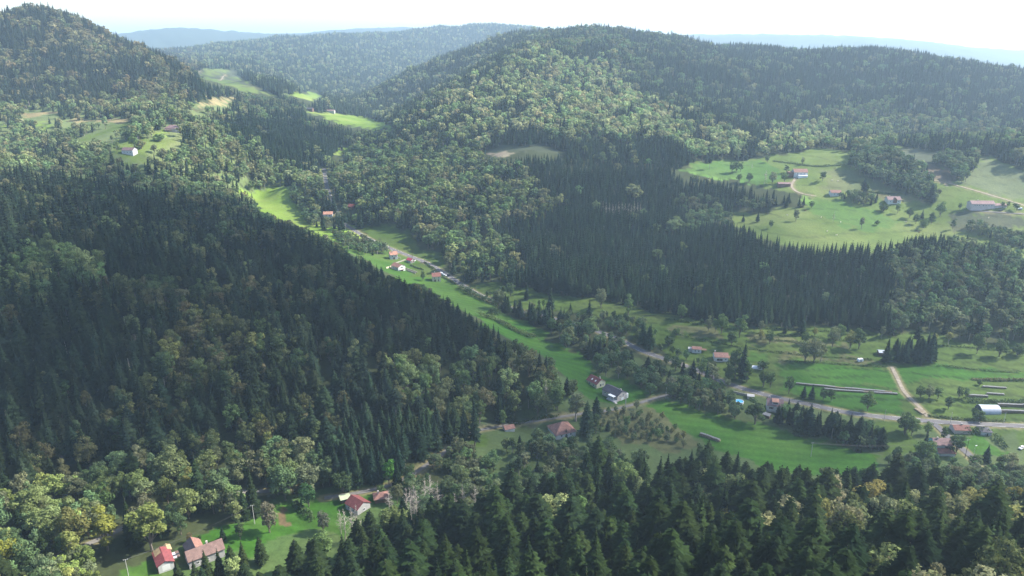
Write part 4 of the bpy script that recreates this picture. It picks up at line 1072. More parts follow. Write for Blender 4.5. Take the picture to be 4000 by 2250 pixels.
link('wing_roof', slope_slab('wing_roof', 9, 6.6, 3.6, 2.4, -1, M_TTERR), wg)
house((421,1389), 3.6, 2.8, 2.2, -55, 0.8, M_STONE, M_SHEETT, 'small tan roofed shed behind the red roofed barn', 'shed', 'shed')
# side valley smallholding
t, rf = house((901,1278), 9, 8, 3.2, -39, 2.4, M_GREYW, M_TDRED, 'dark red roofed house beside the green garden by the dead trees', wins=[('f', -2, 0.8), ('f', 1.5, 0.8), ('r', 0, 0.8)])
link('porch_roof', boxmesh('porch_roof', -6.6, -4.6, -2, 2.5, 2.1, 2.25, M_TTERR), t)
t, rf = house((868,1260), 4.6, 4.0, 2.4, 25, 0.5, M_BROWNW, M_FELT, 'small shed with pale green roof above the red roofed house', 'shed', 'shed')
house((960,1257), 7, 5.5, 2.6, 15, 1.8, M_BROWNW, M_TTERR, 'small terracotta roofed cottage right of the dark red roofed house', 'cottage', 'cottage', hip=True, chim=[(-1.5, 0)])
house(P(8,1620,432), 13, 12, 2.6, 22, 4.6, M_WHITE, M_TTERR, 'large pyramid hipped tile roof among the orchard trees', hip=True, roof_cut=0.4, wins=[('f', -3, 0.8), ('f', 3, 0.8)])
house(P(8,1245,420), 6, 4.5, 2.4, 20, 1.2, M_WHITE, M_TTERR, 'tiny tile roofed cabin half hidden in broadleaf trees below the hedge', 'cabin', 'cabin')
# red house and grey house by the lane
t, rf = house((1499,967), 10, 8.2, 3.0, -53, 2.5, M_CREAM, M_TDRED, 'cream house with dark red roof and skylights at the meadow edge', wins=[('r', -0.4, 0.4, 1.4, 2.0), ('r', 1.9, 0.6, 1.0, 1.5), ('f', -2, 0.8), ('f', 2, 0.8)], chim=[(3.0, 0.7)])
for q in (-1.8, 1.6): link('skylight', mesh_from('skylight', [(q, -3.0, 3.98), (q + 1, -3.0, 3.98), (q + 1, -1.9, 4.66), (q, -1.9, 4.66), (q, -3.0, 3.7), (q + 1, -3.0, 3.7), (q + 1, -1.9, 4.3), (q, -1.9, 4.3)], [(0, 1, 2, 3), (0, 4, 5, 1), (1, 5, 6, 2), (2, 6, 7, 3), (3, 7, 4, 0)], [M_FRAME]), rf)
t, rf = house((1545,998), 13.5, 9, 4.4, -50, 2.3, M_PINKW, M_TGREY, 'grey roofed house with white glazed veranda beside the lane', wins=[('r', -2, 3.0), ('r', 1.2, 3.0), ('r', 0.6, 0, 2.4, 2.1, 'd', 'w'), ('f', -4.2, 2.4), ('b', 0, 2.4)], chim=[(5.2, 0.3)])
vd = link('veranda', boxmesh('veranda', 0.8, 5.8, -7.3, -4.55, 4.1, 4.3, M_SHEETW), t)
link('terrace', boxmesh('terrace', 0.2, 7.4, -8.0, -4.55, -1.5, 1.6, M_GREYW), t)
for q in (0.9, 3.3, 5.6): link('post', boxmesh('post', q, q + 0.14, -7.25, -7.1, 1.6, 4.1, M_FRAME), vd)
link('stairs', mesh_from('stairs', [(7.4, -8, 1.6), (7.4, -6.6, 1.6), (11, -6.6, -0.2), (11, -8, -0.2), (7.4, -8, -1.5), (7.4, -6.6, -1.5), (11, -6.6, -1.5), (11, -8, -1.5)], [(0, 3, 2, 1), (0, 4, 7, 3), (1, 2, 6, 5), (2, 3, 7, 6), (0, 1, 5, 4)], [M_SLAB]), t)
link('side_porch', boxmesh('side_porch', 4.0, 6.9, 4.55, 6.2, 0, 3.2, M_FRAME), t)
# white house by the main road
t, rf = house((1947,1030), 9.6, 8, 4.8, -14, 2.9, M_WHITE, M_TMAUVE, 'white two storey house with orange dormer beside the main road', wins=[('f', -2.3, 2.2, 1.2, 1.4, 's'), ('f', 2.4, 2.2, 1.2, 1.4, 's'), ('f', -2.3, -0.2, 1.0, 1.0), ('l', 0, 2.2), ('r', 0, 2.2)], chim=[(-3.6, 1.0)], plinth=1.0)
dm = link('dormer', boxmesh('dormer', -1.9, 1.9, -3.4, -0.4, 5.3, 7.0, M_WHITE), t)
link('dormer_roof', mesh_from('dormer_roof', [(-2.2, -3.7, 7.02), (2.2, -3.7, 7.02), (2.2, 0.0, 7.95), (-2.2, 0.0, 7.95), (-2.2, -3.7, 7.16), (2.2, -3.7, 7.16), (2.2, 0.0, 8.09), (-2.2, 0.0, 8.09)], [(0, 3, 2, 1), (4, 5, 6, 7), (0, 1, 5, 4), (1, 2, 6, 5), (3, 0, 4, 7)], [M_TPEACH]), dm)
link('dormer_window', boxmesh('dormer_window', -1.4, 1.4, -3.44, -3.40, 5.9, 6.7, M_GLASS), dm)
house((1929,1049), 4, 3, 2.1, -40, 0.9, M_BROWNW, M_SLAB, 'little brown garden shed with grey roof below the white dormer house', 'shed', 'shed')
# houses on the terrace bank
t, rf = house((1812,903), 9.6, 8, 3.2, -5, 1.9, M_WHITE, M_TTERR, 'white house with wide red brown roof beside the tall conifer', wins=[('f', -1.2, 0.3, 4.2, 1.6), ('f', 3, 1.0), ('r', 0, 1)], chim=[(-4.0, 1.2)])
link('porch', boxmesh('porch', 4.85, 7.5, -3, 2, 1.9, 2.05, M_BROWNW), t)
t, rf = house((1752,884), 6.6, 5, 2.8, -12, 1.0, M_WHITE, M_TTERR, 'small white house with terracotta roof left of the wide roofed house', wins=[('f', -1, 0.8), ('f', 1.5, 0.8)])
link('lean_to', boxmesh('lean_to', -6.2, -3.35, -1.5, 2.2, -1.5, 2.3, M_GREYW), t); link('pergola', boxmesh('pergola', 3.35, 7.2, -1.6, 1.8, 1.9, 2.05, M_BROWNW), t)
# upstream group
t, rf = house((989.5,650), 7.6, 7.2, 5.0, 22, 2.4, M_WHITE, M_TPEACH, 'tall white house with bright peach roof, highest of the roadside group', wins=[('f', -1.8, 2.6), ('f', 0, 0, 2.0, 2.0, 'd'), ('l', 0, 2.6), ('f', 2.2, 2.6)], chim=[(-1.0, -0.8)])
link('balcony', boxmesh('balcony', 0.4, 2.4, -4.8, -3.62, 4.0, 4.15, M_TRED), t)
t, rf = house((1002,678), 11, 8.6, 4.2, -42, 2.0, M_WHITE, M_TTERR, 'broad house with brown tiled roof and garage under the terrace', wins=[('r', 0, 2.6, 2.2, 1.3), ('r', 0.3, -0.6, 2.6, 1.8, 'd'), ('f', -2, 1.6), ('f', 2.4, 1.6)])
link('balcony', boxmesh('balcony', 5.55, 7.4, -3, 3.2, 1.7, 1.9, M_SLAB), t)
house((1033,659), 6.2, 5.6, 2.6, -38, 1.4, M_GREYW, M_MAGENTA, 'small garage with crimson roof between road and terrace walls', 'garage', 'garage', wins=[('r', -1.3, 0, 1.8, 2.0, 'd'), ('r', 1.3, 0, 1.8, 2.0, 'd')])
house((1098,705), 8, 7.4, 5.0, 10, 2.5, M_CREAM, M_TRED, 'cream house with bright red roof, nearest to the road bend', wins=[('f', -2, 2.8), ('f', 2, 2.8), ('f', -1.6, 0, 1.6, 1.9, 'd'), ('f', 1.8, 0, 1.0, 1.9, 'd'), ('l', 0, 2.8)], chim=[(-1.5, 0.2)])
house(P(5,150,262), 11, 9, 3.4, 8, 2.4, M_WHITE, M_TPEACH, 'peach roofed house under trees left of the upstream road', wins=[('f', -2, 1), ('f', 2, 1)])
house(P(5,318,207), 8, 7, 3.0, -20, 2.4, M_BROWNW, M_TDRED, 'dark brown cabin half hidden in the wood right of the road', 'cabin', 'cabin')
# lower right
t, rf = house((2363,1128), 10, 8, 4.6, -4, 2.2, M_WHITE, M_TMAUVE, 'house with mauve roof, pale blue gable and red lean-to', wins=[('f', 2, 2.6, 1.4, 1.3, 's')], chim=[(-2.6, -0.6)])
link('gable_cladding', mesh_from('gable_cladding', [(-5.06, -4, -1), (-5.06, 4, -1), (-5.06, 4, 4.5), (-5.06, 0, 6.7), (-5.06, -4, 4.5)], [(0, 4, 3, 2, 1)], [M_BLUEW]), t)
link('lean_to', boxmesh('lean_to', -4.2, 5, -8.2, -4.05, -2, 1.7, M_WHITE), t)
link('lean_to_roof', mesh_from('lean_to_roof', [(-4.5, -8.6, 1.6), (5.3, -8.6, 1.6), (5.3, -4.05, 2.7), (-4.5, -4.05, 2.7), (-4.5, -8.6, 1.75), (5.3, -8.6, 1.75), (5.3, -4.05, 2.85), (-4.5, -4.05, 2.85)], [(0, 3, 2, 1), (4, 5, 6, 7), (0, 1, 5, 4), (1, 2, 6, 5), (3, 0, 4, 7)], [M_TRED]), t)
house((2414,1084), 9.5, 6.5, 2.4, -4, 1.6, M_PINKW, M_TRED, 'low house with red tiled roof behind a hedge by the junction', chim=[(0.5, 0.3)])
house((2475,1089), 6, 6, 2.4, -10, 1.6, M_WHITE, M_TGREY, 'small grey roofed outbuilding between trees right of the low red roof', 'outbuilding', 'outbuilding', hip=True)
# plateau farms
t, rf = house((2011,441), 17, 11, 5, -4, 3.4, M_WHITE, M_TTERR, 'large farmhouse with reddish roof and white front on the upper meadow', 'farmhouse', 'farmhouse', wins=[('f', -4, 2.4), ('f', 0, 2.4), ('f', 4, 2.4)])
link('side_barn', boxmesh('side_barn', -15, -8.55, -4, 4, -2, 4.6, M_BROWNW), t); link('terrace', boxmesh('terrace', -4, 7.5, -10, -5.55, -2, 1.6, M_SHEETW), t)
house((1971,468), 15, 6.5, 3.4, -3, 1.3, M_BROWNW, M_TMAUVE, 'long low barn with pale roof beside the farm drive', 'barn', 'barn')
house((2100,490), 12, 8, 3.4, -6, 2.4, M_WHITE, M_TTERR, 'small farm with terracotta roof at the left end of the hedge', 'farmhouse', 'farmhouse', wins=[('f', -2, 1), ('f', 2, 1)])
t, rf = house((2245,508), 15, 9, 3.6, -2, 3.0, M_WHITE, M_TMAUVE, 'mauve roofed house with dark central gable below the tall dark tree', chim=[(-4, 0.4)], wins=[('f', -4.5, 1), ('f', 5, 1)])
link('front_gable', mesh_from('front_gable', [(-1.5, -5.6, 0), (2.5, -5.6, 0), (2.5, -5.6, 4), (0.5, -5.6, 6), (-1.5, -5.6, 4), (-1.5, -1, 4.2), (2.5, -1, 4.2), (0.5, -1, 6)], [(0, 1, 2, 3, 4), (4, 3, 7, 5), (3, 2, 6, 7), (1, 2, 6), (0, 5, 4)], [M_BROWNW]), t)
t, rf = house((2466,521), 25, 10, 5, -3, 2.6, M_PINKW, M_TMAUVE, 'very long farm building with grey mauve roof at the right edge', 'farmhouse', 'farmhouse', wins=[('f', -9, 2.6), ('f', -6.5, 2.6), ('f', -4, 2.6), ('f', 0, 2.6), ('f', 3, 2.6), ('f', 6, 2.6), ('f', 9, 2.6)], chim=[(-4, 0.3)])
link('annex', gable_body('annex', 13, 8, 3.2, 1.6, M_PINKW), t, loc=(19.2, -0.5, 0))
ax = link('annex_roof', slope_slab('annex_roof', 13, 8, 3.2, 1.6, -1, M_TMAUVE), t, loc=(19.2, -0.5, 0.02)); link('annex_roof', slope_slab('annex_roof', 13, 8, 3.2, 1.6, 1, M_TMAUVE), t, loc=(19.2, -0.5, 0.02))
# distant left houses
t, rf = house(P(1,1228,928), 19, 11, 4.5, -4, 4.0, M_PINKW, M_TMAUVE, 'large mauve roofed house among trees on the left knoll', hip=True, wins=[('f', -4, 1.6), ('f', 0, 1.6), ('f', 4, 1.6)])
link('porch_roof', boxmesh('porch_roof', -8, 1, -9, -5.6, 2.6, 2.8, M_TPEACH), t)
house(P(1,920,1085), 14, 10, 4.6, -6, 2.6, M_WHITE, M_TMAUVE, 'white house with mauve roof on the small sunny clearing at left', wins=[('f', -4, 1.6), ('f', 0, 1.6), ('f', 4, 1.6)])
house(P(1,2190,783), 17, 9, 4, -8, 3, M_BROWNW, M_TGREY, 'dark farm building at the top of the far valley meadow', 'barn', 'barn')
house(P(1,2335,795), 22, 9, 4, -4, 2, M_GREYW, M_TMAUVE, 'pale low farm building above the far valley meadow', 'barn', 'barn')
t, rf = house(P(6,1535,1240), 6.5, 5, 2.4, -10, 0.9, M_BROWNW, M_ZINC, 'dark timber shelter with metal roof beside the conifer clump', 'shelter', 'shelter')
house(P(9,705,215) if False else P(9,600,192), 4, 3, 2.2, -14, 0.3, M_SLAB, M_GREYW, 'small flat stone hut beside the road wall', 'hut', 'hut')

# arched hangar
x, y = hit(2485, 1034); z = float(H(x, y))
t = thing('hangar', 'round arched metal hangar beside the log stacks at right edge', 'hangar', (x, y, z), R(-3))
def arch(name, x0, x1, r, m, ribs=24, cap=False):
    V, Fs = [], []
    n_ = 20
    if cap:
        V = [(x0, math.cos(math.pi * i / n_) * r, math.sin(math.pi * i / n_) * r * 0.95) for i in range(n_ + 1)]
        return mesh_from(name, V, [tuple(range(n_ + 1))], [m])
    for k_ in range(ribs + 1):
        xx = x0 + (x1 - x0) * k_ / ribs; q = r + (0.05 if k_ % 2 else 0)
        V += [(xx, math.cos(math.pi * i / n_) * q, math.sin(math.pi * i / n_) * q * 0.95 - (0.5 if i in (0, n_) else 0)) for i in range(n_ + 1)]
    for k_ in range(ribs):
        for i in range(n_):
            a = k_ * (n_ + 1) + i
            Fs.append((a, a + n_ + 1, a + n_ + 2, a + 1))
    return mesh_from(name, V, Fs, [m])
link('arched_shell', arch('arched_shell', -6, 6, 4.2, M_ZINC, 40), t)
link('end_wall', arch('end_wall', -5.9, 0, 4.15, M_BLUEW if False else mat('dark sheet', (0.06, 0.075, 0.09), 0.7), cap=True), t)
link('end_wall', arch('end_wall', 5.9, 0, 4.15, M_GREYW, cap=True), t)

# pool, greenhouse, trailer
x, y = hit(*P(9, 522, 222)); z = float(H(x, y))
t = thing('swimming_pool', 'round above ground pool with blue water on the garden lawn', 'pool', (x, y, z))
V, Fs = [], []
for i in range(28):
    a = 2 * math.pi * i / 28
    for r_, zz in ((2.7, -0.5), (2.7, 1.2), (2.5, 1.2), (2.5, 0.8)): V.append((math.cos(a) * r_, math.sin(a) * r_, zz))
for i in range(28):
    j = (i + 1) % 28
    for q in range(3): Fs.append((i * 4 + q, j * 4 + q, j * 4 + q + 1, i * 4 + q + 1))
link('pool_wall', mesh_from('pool_wall', V, Fs, [M_SHEETW]), t)
link('pool_water', mesh_from('pool_water', [(math.cos(2 * math.pi * i / 28) * 2.5, math.sin(2 * math.pi * i / 28) * 2.5, 1.0) for i in range(28)], [tuple(range(28))], [mat('pool water', (0.12, 0.42, 0.72), 0.1, 0.5)]), t)
x, y = hit(*P(6, 635, 1335)); z = float(H(x, y))
t = thing('greenhouse', 'white plastic tunnel greenhouse beside the dark trees', 'greenhouse', (x, y, z), R(-10))
link('cover', arch('cover', -4.5, 4.5, 1.7, M_SHEETW, 12), t); link('end_panel', arch('end_panel', -4.45, 0, 1.65, M_FRAME, cap=True), t); link('end_panel', arch('end_panel', 4.45, 0, 1.65, M_FRAME, cap=True), t)
x, y = hit(*P(6, 1375, 1290)); z = float(H(x, y))
t = thing('caravan', 'small white caravan standing alone on the terraced meadow', 'caravan', (x, y, z), R(10))
link('body', mesh_from('body', [(-1.9, -1, 0.4), (1.9, -1, 0.4), (1.9, 1, 0.4), (-1.9, 1, 0.4), (-2.1, -1, 1.2), (2.1, -1, 1.2), (2.1, 1, 1.2), (-2.1, 1, 1.2), (-1.6, -1, 2.3), (1.7, -1, 2.3), (1.7, 1, 2.3), (-1.6, 1, 2.3)],
     [(0, 3, 2, 1), (0, 1, 5, 4), (1, 2, 6, 5), (2, 3, 7, 6), (3, 0, 4, 7), (4, 5, 9, 8), (5, 6, 10, 9), (6, 7, 11, 10), (7, 4, 8, 11), (8, 9, 10, 11)], [M_SHEETW]), t)
link('window', boxmesh('window', -0.7, 0.7, -1.03, -1.0, 1.3, 1.9, M_GLASS), t)
def wheel_mesh(r, w, axis='y'):
    V, Fs = [], []
    for i in range(12):
        a = 2 * math.pi * i / 12
        V += [(math.cos(a) * r, -w / 2, math.sin(a) * r), (math.cos(a) * r, w / 2, math.sin(a) * r)]
    for i in range(12):
        j = (i + 1) % 12; Fs.append((2 * i, 2 * j, 2 * j + 1, 2 * i + 1))
    Fs += [tuple(range(0, 24, 2))[::-1], tuple(range(1, 24, 2))]
    return V, Fs
M_TYRE = mat('tyre rubber', (0.02, 0.02, 0.02), 0.8)
WV, WF = wheel_mesh(0.33, 0.22); WHEEL = mesh_from('wheel', WV, WF, [M_TYRE])
for q in (-1.05, 1.05): link('wheel', WHEEL, t, (0.1, q * 0.9, 0.33))

# ------------------------------------------------------------------ vehicles
def car(pos, deg, paint, label, cat='car', name='parked_car', van=False):
    x, y = hit(*pos); z = float(H(x, y)) + 0.14
    t = thing(name, label, cat, (x, y, z), R(deg))
    m = mat('car paint', paint, 0.3, 0.5)
    hl, hw = 2.15, 0.87; top = 2.0 if van else 1.45
    prof = [(-hl, 0.35), (-hl, 0.85), (-hl + 0.25, 0.98), (-1.25, 1.0), (-0.75, 0.98), (1.55, 0.98), (hl - 0.05, 0.92), (hl, 0.35)]
    V = [(a, s * hw, b_) for s in (-1, 1) for a, b_ in prof]; k_ = len(prof)
    Fs = [tuple(range(k_)), tuple(range(2 * k_ - 1, k_ - 1, -1))] + [(i, (i + 1) % k_ + 0, (i + 1) % k_ + k_, i + k_) for i in range(k_)]
    link('body', mesh_from('body', V, Fs, [m]), t)
    cab = [(-1.15, 0.99), (-0.5, top), (1.3 if not van else 1.9, top), (1.8 if not van else 2.05, 0.99)]
    V = [(a, s * (hw - (0.04 if b_ < 1.1 else 0.16)), b_) for s in (-1, 1) for a, b_ in cab]
    link('cabin_windows', mesh_from('cabin_windows', V, [(0, 1, 2, 3), (7, 6, 5, 4), (0, 4, 5, 1), (2, 6, 7, 3)], [M_GLASS if not van else m]), t)
    link('roof', mesh_from('roof', [(-0.52, -0.72, top + 0.02), (cab[2][0], -0.72, top + 0.02), (cab[2][0], 0.72, top + 0.02), (-0.52, 0.72, top + 0.02), (-0.6, -0.74, top - 0.05), (cab[2][0] + 0.05, -0.74, top - 0.05), (cab[2][0] + 0.05, 0.74, top - 0.05), (-0.6, 0.74, top - 0.05)], [(0, 1, 2, 3), (0, 4, 5, 1), (1, 5, 6, 2), (2, 6, 7, 3), (3, 7, 4, 0)], [m]), t)
    for a in (-1.35, 1.35):
        for s in (-0.8, 0.8): link('wheel', WHEEL, t, (a, s, 0.33))
    for s in (-0.6, 0.6): link('headlight', boxmesh('headlight', -hl - 0.03, -hl, s - 0.15, s + 0.15, 0.6, 0.78, M_FRAME), t)
    return t
car((438,1401), 125, (0.55, 0.56, 0.58), 'silver car parked between the red barn and the farmhouse')
car((446,1397), 125, (0.16, 0.11, 0.09), 'dark brown car tucked beside the silver car at the farmhouse')
car((1040.5,656), -30, (0.80, 0.80, 0.80), 'white car beside the crimson roofed garage')
car((1111,690.5), 150, (0.82, 0.82, 0.82), 'white van at the roadside above the red roofed cream house', 'van', 'parked_van', van=True)
car((1118,694), 150, (0.70, 0.72, 0.74), 'pale car parked on the verge in front of the white van')
car((1128,694), 140, (0.03, 0.035, 0.05), 'dark blue car driving on the valley road', name='car')
car((2517,530), 5, (0.04, 0.06, 0.05), 'dark green car in the yard of the very long farm building')
car((2566,527), 5, (0.8, 0.8, 0.78), 'white van at the right edge beyond the long farm building', 'van', 'parked_van', van=True)
car((2570,1129), 30, (0.85, 0.85, 0.85), 'white car at the right edge behind the lower right gardens')

# ------------------------------------------------------------------ log stacks
M_LOG = mat('log ends', (0.30, 0.24, 0.17), 0.95, 0.1, 0.4, 3.0); M_TARP = mat('pale weathered tarp', (0.17, 0.17, 0.17), 0.8, 0.2, 0.4, 1.7)
def logstack(a, b_, label, h=0.95, w=1.3, tarp=True):
    p, q = np.array(hit(*a)), np.array(hit(*b_))
    L = float(np.hypot(*(q - p))); ang = math.atan2(q[1] - p[1], q[0] - p[0])
    c = (p + q) / 2
    t = thing('log_stack', label, 'log stack', (float(c[0]), float(c[1]), 0), ang, 'stacks of logs on the fields')
    n_ = max(2, int(L / 0.45)); rs = random.Random(int(L * 100))
    V, Fs, TV, TFc = [], [], [], []
    ca_, sa_ = math.cos(ang), math.sin(ang)
    for i in range(n_):
        xx = -L / 2 + (i + 0.5) * L / n_
        zg = float(H(c[0] + xx * ca_, c[1] + xx * sa_)); hh = h * (0.95 + 0.06 * math.sin(i * 0.17) + rs.uniform(-0.05, 0.05))
        for k_ in range(max(2, int(hh / 0.42))):
            zz = zg + 0.22 + k_ * 0.40; dx = rs.uniform(-0.06, 0.06) + (0.2 if k_ % 2 else 0); e = rs.uniform(-0.12, 0.12); r_ = rs.uniform(0.17, 0.24)
            b0_ = len(V)
            for s in (-1, 1):
                for m_ in range(6):
                    a_ = m_ * math.pi / 3; V.append((xx + dx + math.cos(a_) * r_, s * (w / 2) + e, zz + math.sin(a_) * r_))
            for m_ in range(6): Fs.append((b0_ + m_, b0_ + (m_ + 1) % 6, b0_ + 6 + (m_ + 1) % 6, b0_ + 6 + m_))
            Fs += [tuple(b0_ + m_ for m_ in range(6))[::-1], tuple(b0_ + 6 + m_ for m_ in range(6))]
        TV += [(xx, -w / 2 - 0.1, zg + hh + 0.05 + rs.uniform(-0.08, 0.08)), (xx, 0, zg + hh + 0.12 + rs.uniform(-0.06, 0.06)), (xx, w / 2 + 0.1, zg + hh + 0.05 + rs.uniform(-0.08, 0.08))]
    for i in range(n_ - 1):
        if tarp and (i // 14) % 5 != 4:
            TFc += [(i * 3, i * 3 + 3, i * 3 + 4, i * 3 + 1), (i * 3 + 1, i * 3 + 4, i * 3 + 5, i * 3 + 2)]
    link('logs', mesh_from('logs', V, Fs, [M_LOG]), t)
    if TFc: link('tarp', mesh_from('tarp', TV, TFc, [M_TARP]), t)
logstack(P(9,920,90), P(9,1600,150), 'long upper log stack under pale tarp between field and lane trees')
logstack(P(9,1120,128), P(9,1640,163), 'lower log stack under tarp just below the long one')
logstack(P(9,240,452), P(9,385,500), 'short covered log stack at the near corner of the green field', 1.8)
logstack(P(9,2240,112), P(9,2410,122), 'topmost short log stack on the field at right')
logstack(P(9,2270,160), P(9,2395,168), 'log stack just below the topmost one at right')
logstack(P(9,2140,178), P(9,2280,183), 'left log stack of the three on the right field', 1.4)
logstack(P(9,2345,245), P(9,2620,250), 'log row behind the sawn timber yard beside the hangar', 1.8)
logstack(P(9,2365,290), P(9,2620,296), 'log row in front of the yard beside the hangar', 1.8)
logstack(P(9,1770,265), P(9,1830,305), 'bare log heap where the field track meets the road', 1.0, 3.5, False)

# ------------------------------------------------------------------ stone walls near the houses
def wall_line(a, b_, label, h=1.1, th=0.5, m=None, name='stone_wall', cat='wall'):
    l = world_line([a, b_], 4)
    V, Fs = [], []
    d = np.gradient(l, axis=0); d /= np.hypot(d[:, 0], d[:, 1])[:, None] + 1e-9
    zs = H(l[:, 0], l[:, 1])
    for (x_, y_), (dx, dy), z_ in zip(l, d, zs):
        for s in (-1, 1):
            V += [(x_ - dy * s * th / 2, y_ + dx * s * th / 2, z_ - 0.8), (x_ - dy * s * th / 2, y_ + dx * s * th / 2, z_ + h)]
    for i in range(len(l) - 1):
        a_ = i * 4; Fs += [(a_, a_ + 4, a_ + 5, a_ + 1), (a_ + 2, a_ + 3, a_ + 7, a_ + 6), (a_ + 1, a_ + 5, a_ + 7, a_ + 3)]
    Fs += [(0, 1, 3, 2), (len(V) - 4, len(V) - 2, len(V) - 1, len(V) - 3)]
    o = link(name, mesh_from(name, V, Fs, [m or M_STONE]), label=label, category=cat)
    return o
def Q(x, y): return (953.1 + x / 13.235, 618.2 + y / 13.235)
wall_line(Q(560,590), Q(950,455), 'pale retaining wall running up to the crimson roofed garage')
wall_line(Q(620,400), Q(800,445), 'short retaining wall beside the peach roofed house')
wall_line(Q(900,770), Q(1270,905), 'upper of two parallel walls right of the broad house', 1.2)
wall_line(Q(920,830), Q(1230,935), 'lower of two parallel walls right of the broad house', 1.2)
wall_line(Q(1380,580), Q(1540,575), 'low wall at the roadside behind the garage garden')
wall_line(P(9,470,152), P(9,610,185), 'grey retaining wall between the pool garden and main road', 1.6)
wall_line(Q(250,760), Q(430,700), 'cream garden wall left of the broad house', 1.4, 0.4, M_CREAM)

# ------------------------------------------------------------------ poles and wires
M_CONC = mat('concrete', (0.45, 0.44, 0.42), 0.9, 0.1); M_POLEW = mat('tarred pole wood', (0.12, 0.09, 0.07), 0.9, 0.1); M_WIRE = mat('wire', (0.05, 0.05, 0.05), 0.5, 0.4)
def pole(pos, h, label, arm=True, m=None, r_=0.16, cat='power pole', name='power_pole', lamp=False):
    x, y = hit(*pos); z = float(H(x, y))
    V, Fs, M = [], [], []
    t = thing(name, label, cat, (x, y, z), 0.3)
    tube(V, Fs, M, (0, 0, -1), (0, 0, h), r_, r_ * 0.65, 0, 8); Fs.append(tuple(range(8, 16)))
    link('post', mesh_from('post', V, Fs, [m or M_CONC]), t)
    if arm:
        link('crossarm', boxmesh('crossarm', -0.9, 0.9, r_ * 0.8, r_ * 0.8 + 0.12, h - 0.55, h - 0.4, M_CONC), t)
        for q in (-0.8, 0, 0.8): link('insulator', boxmesh('insulator', q - 0.06, q + 0.06, r_ * 0.8 - 0.01, r_ * 0.8 + 0.13, h - 0.4, h - 0.18, M_FRAME), t)
    if lamp: link('lamp_head', boxmesh('lamp_head', -0.25, 1.0, -0.2, 0.2, h, h + 0.2, M_FRAME), t)
    return (x, y, z + h - 0.2)
p1 = pole(P(7,915,1475), 10.5, 'concrete power pole by the lower left meadow')
p2 = pole(P(7,1802,1080), 10.5, 'concrete power pole on the garden lawn above the pale shrub')
pole(P(8,2070,262), 9.5, 'twin looking concrete pole at the grey house driveway', False, None, 0.28)
pole(P(8,2355,194), 9.5, 'slim white pole at the upper end of the lane', False)
p3 = pole(P(9,1027,606), 9.5, 'thin pole standing in the lower green field')
p4 = pole(P(9,2118,612), 12, 'tall dark wooden pole beside the lower right driveway', True, M_POLEW)
pole(P(9,2180,592), 6, 'street lamp on the lawn right of the driveway', False, None, 0.09, 'street lamp', 'street_lamp', True)
pole(P(9,290,130), 8, 'slim pole in the riverside trees', False)
p5 = pole(P(9,1545,350), 8, 'pole on the near verge by the end of the tree row', False)
pole(P(9,2013,372), 8, 'pole beside the junction by the low red roof', False)
pole(P(9,2390,372), 8, 'pole on the verge before the hangar', False)
for i, (a, b_) in enumerate(((352,408),(585,512),(745,558),(830,598),(948,662),(1295,860))):
    pole(P(5,a,b_), 8, ['farthest roadside pole, past the upstream bend', 'roadside pole at the sunlit stretch above the peach roof', 'roadside pole just above the crimson garage', 'roadside pole between garage and garden wall', 'roadside pole above the red roofed cream house', 'roadside pole where trees meet the road bend'][i], False, M_POLEW)
def wire(a, b_, label, sag=1.5):
    t_ = np.linspace(0, 1, 13); V, Fs, M = [], [], []
    for off in (-0.8, 0, 0.8):
        pr = None
        for q in t_:
            p = np.array((a[0] + (b_[0] - a[0]) * q + off * 0.6, a[1] + (b_[1] - a[1]) * q + off * 0.6, a[2] + (b_[2] - a[2]) * q - sag * 4 * q * (1 - q)))
            if pr is not None: tube(V, Fs, M, pr, p, 0.03, 0.03, 0, 3)
            pr = p
    link('power_lines', mesh_from('power_lines', V, Fs, [M_WIRE]), label=label, category='power line')
wire(p1, p2, 'three thin wires between the two lower left power poles')
wire(p3, p4, 'thin wires crossing the lower green field to the driveway pole', 3.0)

# ------------------------------------------------------------------ cattle on the pastures
M_COWW = mat('pale hide', (0.66, 0.60, 0.50), 0.9, 0.1, 0.15, 2.0); M_COWB = mat('brown hide', (0.16, 0.08, 0.05), 0.9, 0.1, 0.15, 2.0)
def cow_mesh(m):
    skel = [(-0.95, 0, 1.15, 0.24), (-0.45, 0, 1.12, 0.36), (0.2, 0, 1.08, 0.38), (0.7, 0, 1.12, 0.33), (1.05, 0, 1.2, 0.2), (1.35, 0, 1.05, 0.15), (1.6, 0, 0.85, 0.1)]
    V, Fs, M = [], [], []
    n_ = 8
    for (x_, y_, z_, r_) in skel:
        for i in range(n_): V.append((x_, math.cos(i * math.pi / 4) * r_ * 0.8, z_ + math.sin(i * math.pi / 4) * r_))
    for k_ in range(len(skel) - 1):
        for i in range(n_): j = (i + 1) % n_; Fs.append((k_ * n_ + i, k_ * n_ + j, (k_ + 1) * n_ + j, (k_ + 1) * n_ + i))
    Fs += [tuple(range(n_))[::-1], tuple(range(len(V) - n_, len(V)))]
    for x_, y_ in ((-0.75, -0.2), (-0.75, 0.2), (0.65, -0.2), (0.65, 0.2)):
        tube(V, Fs, M, (x_, y_, 0.95), (x_ - 0.05, y_, 0.5), 0.12, 0.07, 0, 6); tube(V, Fs, M, (x_ - 0.05, y_, 0.5), (x_, y_, 0), 0.07, 0.05, 0, 6)
    tube(V, Fs, M, (-0.97, 0, 1.2), (-1.1, 0, 0.5), 0.04, 0.03, 0, 4)
    return mesh_from('cow', V, Fs, [m], None, True)
CW, CB = cow_mesh(M_COWW), cow_mesh(M_COWB)
